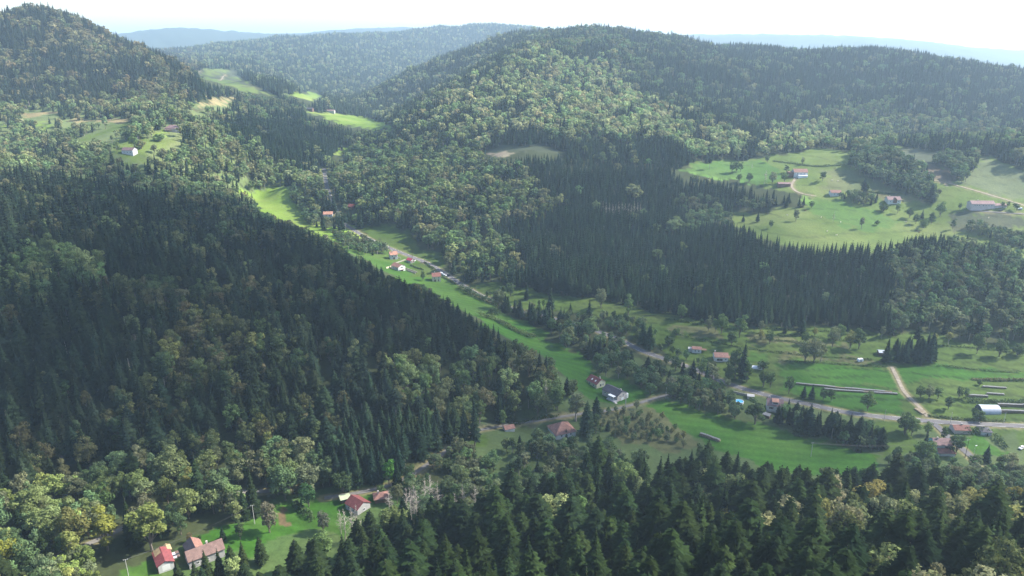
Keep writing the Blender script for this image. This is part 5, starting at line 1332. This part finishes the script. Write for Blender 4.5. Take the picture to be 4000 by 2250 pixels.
COWS = [(6,860,258,0,'pale cow left of the pale tree on the upper pasture'),(6,1100,275,0,'pale cow between the two small trees on the upper pasture'),(6,1238,308,0,'pale cow right of the thin bare tree'),(6,1142,374,0,'pale cow near the lower edge of the upper pasture'),
        (6,1210,400,0,'lowest pale cow, just above the plantation edge'),(6,1700,308,0,'pale cow near the right tree group'),(6,988,226,1,'brown cow at the edge of the small wood'),(6,1776,370,1,'brown cow below the right tree group'),(6,1793,380,1,'brown cow just right of another brown cow'),
        (3,1178,1280,0,'pale cow above the farm hedge on the high meadow'),(3,1218,1286,0,'second pale cow right of another on the high meadow'),(6,2283,278,0,'pale cow near the long farm building')]
for c_, a, b_, k_, lab in COWS:
    x, y = hit(*P(c_, a, b_)); link('cow', CB if k_ else CW, None, (x, y, float(H(x, y))), random.uniform(0, 6.28), label=lab, category='cow', group='cattle on the upper pastures')

# ------------------------------------------------------------------ hedges and overgrown banks
def hedge(pts, w, h, colr_, label, step=10, dens=9, cat='hedge', size=0.55):
    l = world_line(pts, step)
    V, Fs = [], []
    rs = np.random.default_rng(len(l) * 7 + int(w * 10))
    if len(l) < 2: return
    L = len(l) * 4.0; n_ = int(L * w * dens * 0.55)
    q = rs.uniform(0, len(l) - 1.001, n_); i0 = q.astype(int); f = q - i0
    px = l[i0, 0] * (1 - f) + l[i0 + 1, 0] * f; py = l[i0, 1] * (1 - f) + l[i0 + 1, 1] * f
    wob = 0.55 + 0.9 * vnoise(px / 3.2, py / 3.2)
    a = rs.uniform(0, 6.283, n_); rad = np.sqrt(rs.uniform(0, 1, n_)) * w * 0.5 * wob
    ox, oy = np.cos(a) * rad, np.sin(a) * rad
    zt = h * wob * np.sqrt(np.clip(1 - (rad / (w * 0.5 * wob + 1e-6)) ** 2, 0, 1)) * rs.uniform(0.55, 1.05, n_)
    base = np.stack([px + ox, py + oy, H(px + ox, py + oy) + zt], 1)
    nn = np.stack([ox / w, oy / w, np.full(n_, 0.4)], 1) + rs.normal(0, 0.4, (n_, 3)); nn /= np.linalg.norm(nn, axis=1)[:, None]
    r1 = rs.normal(0, 1, (n_, 3)); u_ = np.cross(nn, r1); u_ /= np.linalg.norm(u_, axis=1)[:, None]; v_ = np.cross(nn, u_)
    s = (size * rs.uniform(0.6, 1.3, n_))[:, None]
    V = np.stack([base + u_ * s, base + v_ * s * 0.65, base - u_ * s, base - v_ * s * 0.65], 1).reshape(-1, 3)
    me = fast_mesh('hedge', V, np.arange(n_ * 4).reshape(-1, 4), [M_LEAF])
    o = link('hedge', me, label=label, category=cat); o['tcol'] = list(colr_)
GD, GM_, GO = (0.045, 0.070, 0.028), (0.075, 0.100, 0.038), (0.095, 0.095, 0.045)
hedge(PL(5,[(1075,770),(1210,840),(1330,890),(1500,960),(1700,1010),(1860,1060)]), 5.5, 4.2, GD, 'dark bushy hedge following the near side of the valley road')
hedge(PL(5,[(1215,970),(1320,985),(1420,1050),(1520,1100),(1625,1130)]), 6, 4.0, GM_, 'grey green willow scrub line between the two meadow strips')
hedge(PL(5,[(1290,950),(1390,960)]), 8, 6, GD, 'rounded dark thicket above the willow scrub line')
hedge(PL(5,[(200,400),(300,450),(440,470),(570,500)]), 9, 6, GM_, 'thick shrub belt left of the sunlit road stretch')
hedge(PL(5,[(1010,650),(1200,680),(1340,650)]) if False else [Q(1040,660),Q(1240,740),Q(1440,800),Q(1520,830)], 2.5, 1.6, GD, 'dark garden hedge across the lawn below the garage')
hedge([Q(1540,575),Q(1760,760),Q(1900,820)], 2.5, 1.6, GD, 'roadside hedge above the gardens')
hedge([Q(2110,1040),Q(2350,1180),Q(2560,1290)], 2.2, 1.4, GD, 'low hedge along the road right of the red roofed cream house')
for i, pts in enumerate([[(0,990),(250,1030),(420,1062),(760,1110),(1000,1112),(1300,1150)], [(0,1072),(170,1122),(520,1190),(760,1228),(1150,1262),(1480,1282)], [(790,1285),(1100,1302),(1590,1335)], [(1920,1322),(2300,1358),(2536,1372)], [(2170,1412),(2536,1432)],
                        [(640,1060),(900,1068),(1250,1085)], [(1900,1180),(2150,1190),(2500,1230)], [(-400,870),(-100,930),(180,975)], [(600,1130),(900,1150),(1100,1185)]]):
    hedge(PL(6, pts), 2.2, 1.3, GD, ['overgrown field bank along the top terrace', 'overgrown field bank along the middle terrace', 'overgrown bank above the bright green lower field', 'overgrown bank right of the conifer clump', 'scrubby bank on the right field above the log stacks',
           'faint bank under the plantation edge', 'faint bank right of the conifer clump, higher on the slope', 'bank at the left end of the terraces', 'short bank between meadow trees'][i], cat='hedge bank', size=0.4)
hedge(PL(9,[(2110,215),(2330,225),(2620,215)]), 3.5, 2.6, GD, 'bushy hedge behind the arched hangar')
hedge(PL(9,[(2170,62),(2330,70),(2560,60)]), 3, 1.8, GO, 'thin scrub strip above the topmost log stack')
hedge(PL(9,[(1860,318),(2080,345),(2400,355)]), 2.5, 1.2, GM_, 'weedy verge hedge along the far side of the main road')
hedge(PL(9,[(2330,470),(2380,520),(2440,575)]), 3.2, 2.6, GD, 'clipped dark hedge at the right end of the driveway lawn')
hedge(PL(9,[(2060,430),(2200,440),(2330,445)]), 4, 3.0, GD, 'hedge between the low red roof and the driveway lawn')
hedge(PL(8,[(1250,385),(1400,345),(1640,318)]), 2.2, 1.8, GD, 'clipped hedge beside the lane above the pyramid roof')
hedge(PL(7,[(2090,950),(2160,1000),(2220,1070)]), 4.0, 3.0, GD, 'curved dark hedge dividing the lower left gardens')
hedge(PL(3,[(760,1140),(950,1165),(1050,1180),(1280,1168)]), 4.0, 1.6, GM_, 'low scrub line across the high meadow behind the farm')
hedge(PL(6,[(1430,90),(1600,110),(1800,95)]), 3.0, 1.4, GD, 'thin scrub line above the mauve roofed house')

# ------------------------------------------------------------------ trees standing free on the meadows
BG, BD, BP, BY = (0.085, 0.130, 0.045), (0.055, 0.085, 0.035), (0.120, 0.135, 0.070), (0.16, 0.16, 0.05)
CD = (0.028, 0.050, 0.030)
# sheet, base x, base y, height on the sheet, form, colour, width factor, label
LONE = [
 (6,110,995,100,'broad0',BG,1.0,'round green tree at the left end of the terraced meadow'),(6,300,1075,100,'broad2',BP,1.0,'pale slim tree left of the twin crowned pair on the terraces'),
 (6,350,1085,95,'broad1',BG,0.8,'smaller left crown of the twin tree pair on the terraces'),(6,395,1092,125,'broad0',BG,0.9,'taller right crown of the twin tree pair on the terraces'),
 (6,522,1118,150,'broad2',BG,1.1,'tall oval tree standing alone on the terraces'),(6,465,1180,100,'broad1',BD,1.2,'bushy dark tree just below the tall oval tree'),
 (6,668,1090,85,'birch0',BP,1.1,'thin pale tree above a yellow green bush'),(6,672,1138,65,'open0',BY,1.0,'yellow green bush below the thin pale tree'),(6,735,1165,80,'open0',BD,1.2,'grey bush right of the yellow green bush'),
 (6,842,1090,75,'spruce0',CD,1.0,'small spruce in front of the plantation edge'),(6,960,1098,150,'spruce1',CD,0.9,'tall dark spruce in front of the plantation edge'),
 (6,1055,1112,55,'open0',BY,1.0,'small yellowish tree on the middle terrace'),(6,1180,1190,130,'open0',BP,0.9,'pale loose tree below the plantation edge'),(6,1232,1140,110,'broad1',BG,0.9,'green tree right behind the pale loose tree'),
 (6,1282,1095,90,'spruce2',CD,1.0,'dark spruce between green meadow trees'),(6,1302,1198,110,'open0',BY,1.1,'pale yellow tree left of the dark oval tree'),(6,1366,1203,140,'broad2',BD,1.1,'dark oval tree left of the timber shelter'),
 (6,1525,1125,80,'birch0',BP,1.1,'pale birch above the timber shelter'),(6,985,1290,135,'open0',BP,1.1,'leftmost of three tall pale trees on the bank'),(6,1050,1297,150,'open0',BP,1.0,'middle of three tall pale trees on the bank'),(6,1098,1292,120,'birch0',BP,1.2,'right of three tall pale trees on the bank'),
 (6,985,1170,80,'open0',BD,1.0,'small grey tree above the leftmost pale tree'),(6,1895,1170,70,'open0',BY,0.8,'small tree just right of the conifer clump'),(6,1998,1172,85,'birch0',BY,1.2,'leaning birch right of the conifer clump'),
 (6,2200,1235,140,'broad0',BD,0.8,'dark tree on the right terraces'),(6,2360,1255,110,'open0',BD,1.2,'grey green tree near the right edge of the terraces'),(6,2490,1245,65,'bush0',BD,1.0,'small round bush near the right edge of the terraces'),
 (6,75,1105,45,'bush0',BG,0.9,'small bush above the riverside wood on the left terrace'),(6,25,1175,55,'bush0',BD,1.0,'dark bush at the left end of the lower terrace'),(6,255,1018,28,'bush0',BG,0.8,'tiny bush on the top terrace'),
 (6,540,1425,240,'spruce1',CD,0.85,'very tall dark conifer beside the wide roofed white house'),(6,490,1410,200,'broad1',BD,0.8,'dark tree left of the very tall conifer'),(6,575,1435,150,'broad2',BG,0.9,'green tree right of the very tall conifer'),(6,445,1440,110,'broad0',BD,1.0,'round tree in front of the wide roofed house'),
 (6,255,1385,85,'broad0',BG,1.1,'round green tree in front of the small terracotta house'),(6,690,1345,50,'bush0',BD,1.2,'dark shrub at the right end of the plastic tunnel'),
 (6,1400,98,92,'fir0',CD,1.15,'big dark conifer above the farm hedge'),(6,1424,102,72,'broad2',BD,1.0,'dark broad tree against the big conifer'),(6,920,298,82,'broad1',BP,0.9,'pale round tree at the left end of the upper pasture'),(6,1185,304,68,'snag0',BP,0.9,'nearly bare thin tree on the upper pasture'),
 (6,1385,352,78,'birch0',BP,1.2,'sparse pale tree in the middle of the upper pasture'),(6,1495,326,30,'bush0',BD,0.9,'single round bush on the upper pasture'),(6,650,303,66,'spruce1',CD,1.2,'pointed spruce on the left corner of the upper pasture'),(6,548,302,50,'spruce1',CD,1.3,'smaller spruce on the left corner of the upper pasture'),
 (6,745,347,50,'broad0',BD,1.0,'round dark tree at the plantation edge by the pasture'),(6,1725,275,66,'broad0',BD,1.1,'leftmost tree of the pasture group'),(6,1768,315,66,'broad1',BD,1.1,'middle lower tree of the pasture group'),(6,1820,355,66,'broad0',BG,1.1,'lowest tree of the pasture group'),
 (6,1812,282,60,'spruce1',CD,1.2,'dark conifer in the pasture group'),(6,1880,316,80,'broad2',BD,1.2,'rightmost big tree of the pasture group'),(6,1940,265,95,'broad0',BG,1.0,'large tree between pasture group and long farm building'),(6,2030,352,70,'broad2',BD,0.9,'single tree at the right end of the upper pasture'),
 (6,1872,172,120,'fir1',CD,1.3,'dark conifer at the lower tip of the diagonal wood'),(6,1540,228,48,'bush0',BD,1.0,'round bush below the mauve roofed house'),(6,1640,240,66,'broad1',BG,0.9,'tree below and right of the mauve roofed house'),(6,2080,215,42,'open0',BD,1.0,'small tree left of the long farm building'),(6,1030,208,50,'broad0',BG,1.1,'round tree at the tip of the small wood'),
 (3,310,1198,78,'pine0',CD,1.2,'dark lone pine on the left of the high meadow'),(3,470,1225,68,'broad0',BD,0.9,'left tree of the meadow clump'),(3,500,1222,74,'broad1',BD,1.0,'middle tree of the meadow clump'),(3,530,1216,66,'broad2',BG,1.0,'right tree of the meadow clump'),
 (3,718,1152,48,'broad0',BD,1.0,'small dark tree in the notch of the wood'),(3,700,1300,85,'snag1',BP,1.1,'bare branching tree below the high meadow'),(3,755,1300,75,'open0',BP,1.2,'pale loose tree right of the bare branching tree'),(3,590,1292,62,'broad0',BD,1.1,'round dark tree behind the small wood'),(3,520,1290,58,'broad1',BG,1.1,'round green tree left of the dark one behind the small wood'),
 (3,840,1292,66,'broad0',BG,1.1,'green tree beside the long low barn'),(3,1110,1282,66,'broad1',BD,1.2,'dark tree right of the large farmhouse'),(3,968,1166,48,'open0',BP,0.8,'thin tree above the large farmhouse'),(3,610,1202,46,'snag0',BP,0.9,'small bare tree on the high meadow'),(3,855,1222,52,'broad2',BD,1.3,'dark tree left of the large farmhouse'),
 (9,1425,282,118,'broad0',BG,1.05,'round green tree standing alone on the lawn between lane and road'),(9,975,190,85,'spruce1',CD,1.15,'left of two small conifers beside the main road'),(9,1032,200,92,'spruce1',CD,1.2,'right of two small conifers beside the main road'),
 (9,1115,205,75,'broad0',BD,1.1,'left bush tree right of the two small conifers'),(9,1170,210,75,'broad1',BD,1.1,'right bush tree right of the two small conifers'),(9,870,162,112,'open0',BD,0.8,'loose tree above the road wall'),(9,740,118,110,'broad1',BG,0.9,'green tree on the field corner above the road'),(9,690,112,105,'open0',BD,1.1,'grey tree left of the green field corner tree'),
 (9,1800,190,72,'broad0',BD,1.2,'left of the three garden trees beside the field track'),(9,1860,195,80,'open0',BP,1.3,'middle of the three garden trees beside the field track'),(9,1925,195,78,'broad1',BG,1.2,'right of the three garden trees beside the field track'),(9,2000,270,88,'broad2',BD,1.3,'dark tree below the three garden trees'),
 (9,2075,190,72,'open0',BD,1.0,'loose tree left of the left log stack'),(9,2122,192,68,'open0',BG,0.9,'loose tree above the left log stack'),(9,2212,348,58,'bush0',BD,1.1,'round bush at the left end of the hangar'),(9,2218,98,30,'bush0',BD,0.8,'tiny bush above the log stacks'),
 (9,1690,450,135,'broad0',BD,1.1,'big dark tree beside the road opposite the log heap'),(9,1740,455,120,'broad1',BG,1.1,'green tree beside the big dark tree by the road'),(9,1850,448,76,'open0',BG,1.1,'small tree left of the junction'),(9,1965,490,90,'broad2',BD,1.0,'dark tree behind the blue gabled house'),(9,2052,592,130,'broad1',BD,1.2,'large tree right of the blue gabled house'),
 (9,1820,640,130,'broad0',BG,1.4,'large round tree left of the red lean-to'),(9,2265,640,100,'spruce1',CD,1.4,'dark conifer at the foot of the driveway lawn'),(9,630,375,160,'broad2',BD,1.4,'tree clump between pool lawn and white dormer house'),(9,860,330,120,'spruce0',CD,1.1,'dark spruce against the right wall of the dormer house'),
 (8,1205,398,120,'broad2',BG,0.9,'fresh green tree above the tiny cabin'),(8,1720,352,180,'birch0',BP,1.5,'tall pale tree beside the lane'),(8,1862,332,130,'fir0',CD,1.1,'dark conifer beside the lane below the grey house'),(8,1590,275,160,'broad1',BG,1.0,'light green tree at the wood edge above the lane'),(8,1508,240,155,'snag1',BP,0.7,'half bare tree at the wood edge above the lane'),
 (8,400,802,165,'broad2',(0.07,0.17,0.035),0.9,'vivid green tree before the dark spruce plantation'),(8,540,800,120,'broad0',BD,1.0,'brownish green tree right of the vivid green one'),(8,345,872,52,'bush0',BG,0.8,'clipped round bush beside the track bend'),(8,930,530,250,'spruce2',CD,0.9,'left of two tall slender spruces right of the plantation'),(8,1005,530,270,'spruce2',CD,0.9,'right of two tall slender spruces right of the plantation'),
 (8,1945,420,70,'spruce0',CD,1.3,'small dark conifer in the orchard'),(8,1650,470,55,'spruce0',CD,1.2,'small dark spruce in front of the pyramid roof'),(8,1860,440,130,'birch0',BD,1.0,'slender grey tree right of the pyramid roof'),
 (5,820,718,60,'open0',BD,1.0,'round grey tree on the lawn by the red roofed cream house'),(5,90,242,100,'spruce0',CD,1.0,'left spruce by the peach roofed roadside house'),(5,165,236,120,'spruce0',CD,1.0,'middle spruce by the peach roofed roadside house'),(5,192,240,128,'spruce1',CD,0.9,'right spruce beside the upstream road'),
 (5,240,345,100,'broad0',BD,1.0,'dark round tree at the road by the peach roofed house'),(5,140,335,72,'broad1',BP,1.1,'pale tree in front of the peach roofed house'),(5,1440,832,88,'broad0',BD,1.1,'large round tree in front of the valley plantation'),(5,1382,826,72,'broad1',BD,1.1,'smaller round tree left of the large round one'),
 (5,1555,852,105,'spruce1',CD,1.0,'broad spruce in front of the valley plantation'),(5,1722,930,145,'spruce1',CD,1.05,'tallest dark spruce at the left end of the terraces'),(5,1862,962,78,'spruce1',CD,1.1,'small pointed spruce between two taller ones'),(5,1995,992,125,'spruce1',CD,1.0,'tall spruce at the riverside wood edge'),
 (5,1985,832,78,'broad0',BD,1.0,'round tree at the plantation edge'),(5,2078,912,122,'open0',BP,1.0,'loose pale tree on the terraces'),(5,2268,968,142,'broad2',BG,1.0,'tall leafy tree on the terraces'),(5,2425,932,66,'open0',BP,0.9,'small pale tree on the top terrace'),(5,1590,952,78,'broad1',BP,1.0,'pale tree at the left riverside edge'),
 (5,1640,952,62,'broad0',BG,0.9,'small green tree right of the pale riverside tree'),(5,1480,915,62,'birch0',BG,1.1,'slim tree beside the road below the round trees'),(5,1275,842,52,'broad2',BD,1.0,'small dark tree at the road bend'),(5,1150,812,45,'broad0',BD,1.3,'rounded tree left of the road bend'),
 (7,740,985,180,'broad0',(0.10,0.16,0.05),1.1,'full round green tree in the lower left wood'),(7,760,1270,290,'broad2',(0.20,0.21,0.045),1.15,'bright yellow green tall tree left of the lane'),(7,560,1280,300,'broad0',(0.15,0.15,0.05),1.0,'olive round tree left of the bright yellow green one'),(7,1080,1270,330,'broad1',(0.16,0.19,0.055),1.15,'large light green tree above the red barn'),
 (7,1040,970,140,'broad0',(0.14,0.13,0.06),1.0,'olive brown round tree above the large light green one'),(7,1000,720,150,'broad2',(0.28,0.27,0.035),0.9,'yellow tree among dark conifers'),(7,1050,660,200,'birch0',(0.14,0.17,0.07),1.3,'pale green birch behind the yellow tree'),(7,1440,800,190,'broad2',(0.14,0.17,0.06),0.85,'tall pale green tree left of the track'),
 (7,1340,960,270,'broad2',(0.16,0.16,0.05),0.8,'tall yellow green tree left of the track opening'),(7,1750,770,190,'broad0',(0.10,0.15,0.05),1.1,'wide green tree at the top of the lower left wood'),(7,1560,960,260,'broad1',(0.09,0.13,0.06),1.1,'blue green tree below the track'),(7,2060,690,160,'broad0',(0.06,0.12,0.045),1.1,'deep green tree at the plantation foot'),
 (7,80,1449,240,'broad0',(0.21,0.22,0.04),1.2,'yellow green tree in the lower left corner'),(7,60,1330,160,'broad1',(0.15,0.19,0.05),1.1,'green tree above the lower left corner'),(7,1910,1140,200,'open0',(0.15,0.14,0.09),0.9,'pale grey shrub tree on the lower left lawn'),(7,2185,960,150,'broad0',(0.05,0.11,0.04),1.1,'dark green round tree on the garden lawn'),
 (7,2290,1130,130,'open0',(0.12,0.13,0.09),1.1,'grey green round tree on the garden lawn'),(7,1700,1190,130,'broad2',BD,1.0,'dark tree at the meadow edge above the brown roof'),(7,1580,1200,90,'fir1',CD,1.0,'dark tree casting a shadow beside the brown roof'),(7,1405,1210,40,'bush0',BD,0.9,'round bush behind the brown farmhouse'),(7,1345,1210,65,'open0',(0.16,0.13,0.05),0.9,'tan shrub behind the brown farmhouse'),
 (7,1470,1472,190,'spruce1',(0.05,0.075,0.025),1.1,'sunlit spruce in front of the brown farmhouse wall'),(7,1560,1440,170,'spruce0',(0.05,0.075,0.025),1.1,'spruce before the right end of the brown farmhouse'),(7,1650,1440,190,'fir0',(0.045,0.07,0.025),1.0,'fir right of the brown farmhouse'),(7,1390,1500,150,'spruce1',(0.045,0.07,0.025),1.1,'spruce at the bottom edge below the brown farmhouse'),
 (7,1270,1500,130,'fir1',(0.045,0.07,0.025),1.1,'fir at the bottom edge below the red barn'),(7,1730,1400,190,'spruce0',(0.05,0.075,0.025),1.1,'spruce at the meadow edge right of the farmhouse'),(7,1850,1360,170,'fir0',(0.045,0.07,0.025),1.0,'fir at the meadow edge, far right of the farmhouse'),
 (1,830,1075,85,'broad2',(0.13,0.17,0.06),1.0,'tall round tree left of the white house on the knoll'),(1,955,1055,95,'broad0',(0.10,0.15,0.05),1.0,'large round tree behind the white house on the knoll'),(1,1000,1052,50,'bush0',(0.13,0.13,0.06),1.0,'bush right of the large round tree on the knoll'),(1,1095,1085,60,'broad1',(0.12,0.13,0.07),1.2,'round grey tree on the knoll clearing'),(1,1160,1110,50,'open0',(0.14,0.12,0.09),1.3,'low grey brown tree on the knoll clearing'),(1,1130,1000,45,'bush0',(0.10,0.15,0.05),1.4,'bushes on the slope below the mauve roofed house'),
 (7,2430,860,140,'broad0',BD,1.5,'dark wide tree above the pale green shed'),
]
px_per = 0.3555
def lone_height(u, v, hpx, x, y, z):
    d = y * CP - (z - CAM_Z) * SP
    dep = PITCH - math.atan((724.5 - v) / F)
    return hpx * px_per * d / F / max(0.5, math.cos(dep))
for c_, a, b_, hp, kf, cc, wd, lab in LONE:
    u, v = P(c_, a, b_); x, y = hit(u, v); z = float(H(x, y)); h_ = float(np.clip(lone_height(u, v, hp, x, y, z) * (1.0 if c_ == 7 else 1.14), 2.2, 30))
    con = kf[:3] in ('spr', 'fir', 'pin'); nm = 'spruce_tree' if kf[0] == 's' and kf[1] == 'p' else 'fir_tree' if kf[0] == 'f' else 'pine_tree' if kf[0] == 'p' else 'bare_tree' if kf[:4] == 'snag' else 'bush' if kf[:4] == 'bush' else 'meadow_tree'
    H0 = FORMS[kf][2]
    base_w = {'spruce0': 0.37, 'spruce1': 0.42, 'spruce2': 0.33, 'fir0': 0.48, 'fir1': 0.48, 'broad0': 0.68, 'broad1': 0.58, 'broad2': 0.53}.get(kf)
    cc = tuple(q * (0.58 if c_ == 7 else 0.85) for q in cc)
    tree(nm, kf, x, y, h_, random.uniform(0, 6.28), cc, lab, 'bush' if nm == 'bush' else 'conifer' if con else 'tree', None, wd * 1.05)
# dead grey snags above the garden and in the plantation
SN = [(8,560,1040,170),(8,600,1030,150),(8,655,960,160),(8,690,930,150),(8,745,930,110),(8,530,1000,130),(8,920,930,90),(8,1005,960,110),(8,870,1030,120),(8,400,990,110),(8,90,1160,140),(8,140,1170,160),(8,180,1150,150),(8,60,1110,90),(8,1010,1010,80),(8,580,970,120)]
for i, (c_, a, b_, hp) in enumerate(SN):
    u, v = P(c_, a, b_ + 40); x, y = hit(u, v); z = float(H(x, y))
    h_ = lone_height(u, v, hp + 70, x, y, z)
    g = 'left' if a < 300 else 'middle' if a < 800 else 'right'
    tree('dead_tree', 'snag%d' % (i % 2), x, y, float(np.clip(h_, 10, 20)), random.uniform(0, 6.28), (0.3, 0.27, 0.22), f'bleached bare dead tree in the {g} cluster above the near conifers', 'dead tree', f'bleached dead trees, {g} cluster')
SN2 = [(5, 2090 + 22 * i, 235 + 6 * (i % 5), 75) for i in range(13)]
for i, (c_, a, b_, hp) in enumerate(SN2):
    u, v = P(c_, a, b_ + 45); x, y = hit(u, v)
    tree('dead_tree', 'snag%d' % (i % 2), x, y, 20.5, random.uniform(0, 6.28), (0.3, 0.27, 0.22), 'grey dead spruce in the pale patch of the central plantation', 'dead tree', 'dead spruces in the central plantation', 0.7)
# orchard
OR = PL(8,[(1950,300),(2010,330),(2060,300),(2120,340),(2180,310),(2240,350),(2080,390),(2150,420),(2220,400),(2290,380),(2330,430),(2400,440),(2420,420),(2370,500),(2300,480),(2440,500),(2480,480),(2200,470),(2120,480),(2040,440),(1990,390),(2260,440),(2480,540),(2150,270),(2330,340)])
for i, (u, v) in enumerate(OR):
    x, y = hit(u, v)
    tree('fruit_tree', 'open0' if i % 3 else 'broad0', x, y, random.uniform(4.5, 7.5), random.uniform(0, 6.28), random.choice([BP, BG, (0.12, 0.12, 0.05)]), 'small fruit tree on the dry orchard grass beside the green field', 'fruit tree', 'fruit trees of the orchard', 1.1)

# ------------------------------------------------------------------ haze
def haze_box(z0, z1, dens, col):
    me = bpy.data.meshes.new('haze')
    x0, x1, y0, y1 = -15000, 15000, -1500, 15000
    V = [(x, y, z) for z in (z0, z1) for y in (y0, y1) for x in (x0, x1)]
    me.from_pydata(V, [], [(0, 2, 3, 1), (4, 5, 7, 6), (0, 1, 5, 4), (2, 6, 7, 3), (0, 4, 6, 2), (1, 3, 7, 5)])
    m = bpy.data.materials.new('haze'); m.use_nodes = True; nt = m.node_tree; nt.nodes.clear()
    o = nt.nodes.new('ShaderNodeOutputMaterial'); pv = nt.nodes.new('ShaderNodeVolumePrincipled')
    pv.inputs['Color'].default_value = (*col, 1); pv.inputs['Density'].default_value = dens; pv.inputs['Anisotropy'].default_value = 0.25
    nt.links.new(pv.outputs[0], o.inputs['Volume'])
    me.materials.append(m)
    link('haze', me, kind='stuff', label='pale blue haze filling the valley and veiling the far hills', category='haze')
haze_box(float(GZ.min()) - 1.5, float(GZ.max()) + 45, 0.000116, (0.60, 0.80, 1.0))

# ------------------------------------------------------------------ unseen clouds above the haze, shaped to cast shade on chosen ground
def cloud_mat(name, clear):
    m = bpy.data.materials.new(name); m.use_nodes = True; nt = m.node_tree; nt.nodes.clear()
    o = nt.nodes.new('ShaderNodeOutputMaterial'); d = nt.nodes.new('ShaderNodeBsdfDiffuse'); t = nt.nodes.new('ShaderNodeBsdfTransparent'); x = nt.nodes.new('ShaderNodeMixShader')
    d.inputs[0].default_value = (0.9, 0.9, 0.92, 1); x.inputs[0].default_value = 1 - clear
    nt.links.new(d.outputs[0], x.inputs[1 + 1]); nt.links.new(t.outputs[0], x.inputs[1]); nt.links.new(x.outputs[0], o.inputs[0])
    return m
def cloud(name, pts, clear, label, alt=1050.0, seed=1, rad=(38, 75), step=62):
    rs = random.Random(seed)
    poly = np.array([hit(*p) for p in pts])
    gz = 40.0; t_ = (alt - gz) / sd.z
    off = np.array((sd.x, sd.y)) * t_
    lo, hi = poly.min(0), poly.max(0)
    bm_V, bm_F = [], []
    import bmesh
    b_ = bmesh.new(); bmesh.ops.create_icosphere(b_, subdivisions=2, radius=1.0)
    iv = [tuple(v.co) for v in b_.verts]; fi = [tuple(v.index for v in f.verts) for f in b_.faces]; b_.free()
    yy = lo[1]
    while yy <= hi[1]:
        xx = lo[0]
        while xx <= hi[0]:
            px, py = xx + rs.uniform(-25, 25), yy + rs.uniform(-25, 25)
            if inside(poly, np.array([px]), np.array([py]))[0]:
                r_ = rs.uniform(*rad); c0_ = len(bm_V); zo = rs.uniform(-20, 25)
                for v in iv:
                    k_ = 1 + 0.16 * math.sin(v[0] * 5 + px) * math.cos(v[1] * 6 + py)
                    bm_V.append((px + off[0] + v[0] * r_ * k_, py + off[1] + v[1] * r_ * k_, alt + zo + v[2] * r_ * 0.45 * k_))
                bm_F += [tuple(c0_ + q for q in f) for f in fi]
            xx += step
        yy += step
    if bm_V: link(name, mesh_from(name, bm_V, bm_F, [cloud_mat(name, clear)], None, True), label=label, category='cloud')
cloud('cloud', [(-150,440),(100,410),(300,470),(520,520),(700,590),(900,690),(1200,830),(1420,960),(1180,1060),(700,1080),(380,1150),(-150,1180)], 0.74, 'unseen cumulus cloud over the right hand ridge, shaped to shade the left slope', seed=3)
cloud('cloud', [(1250,480),(1500,430),(1760,480),(2040,545),(2400,640),(2560,680),(2500,840),(1900,800),(1400,760),(1200,680)], 0.945, 'unseen thin cloud added to shade the central plantation', seed=5, alt=1150)
cloud('cloud', [(1080,715),(1250,740),(1600,800),(2100,850),(2560,900),(2000,900),(2560,930),(2560,1290),(1900,1300),(1250,1330),(900,1280),(1150,1100),(1350,960),(1200,850)], 0.87, 'unseen thin veil of cloud shaped to shade the lower fields', seed=8, alt=1000)

# ------------------------------------------------------------------ tell look-alikes apart by their order in view
ORD = ['zeroth','first','second','third','fourth','fifth','sixth','seventh','eighth','ninth','tenth','eleventh','twelfth','thirteenth','fourteenth','fifteenth','sixteenth','seventeenth','eighteenth','nineteenth','twentieth','twenty-first','twenty-second','twenty-third','twenty-fourth','twenty-fifth','twenty-sixth','twenty-seventh','twenty-eighth','twenty-ninth','thirtieth']
byl = {}
for o in SC.objects:
    if o.parent is None and 'label' in o.keys() and o.get('kind') is None: byl.setdefault(o['label'], []).append(o)
for lab, os_ in byl.items():
    if len(os_) < 2: continue
    os_.sort(key=lambda o: proj(o.location.x, o.location.y, o.location.z)[0])
    for i, o in enumerate(os_):
        w = lab.split()[:12]
        o['label'] = ' '.join(w) + (', leftmost of its kind' if i == 0 else ', rightmost of its kind' if i == len(os_) - 1 else f', {ORD[min(i + 1, 30)]} from left')
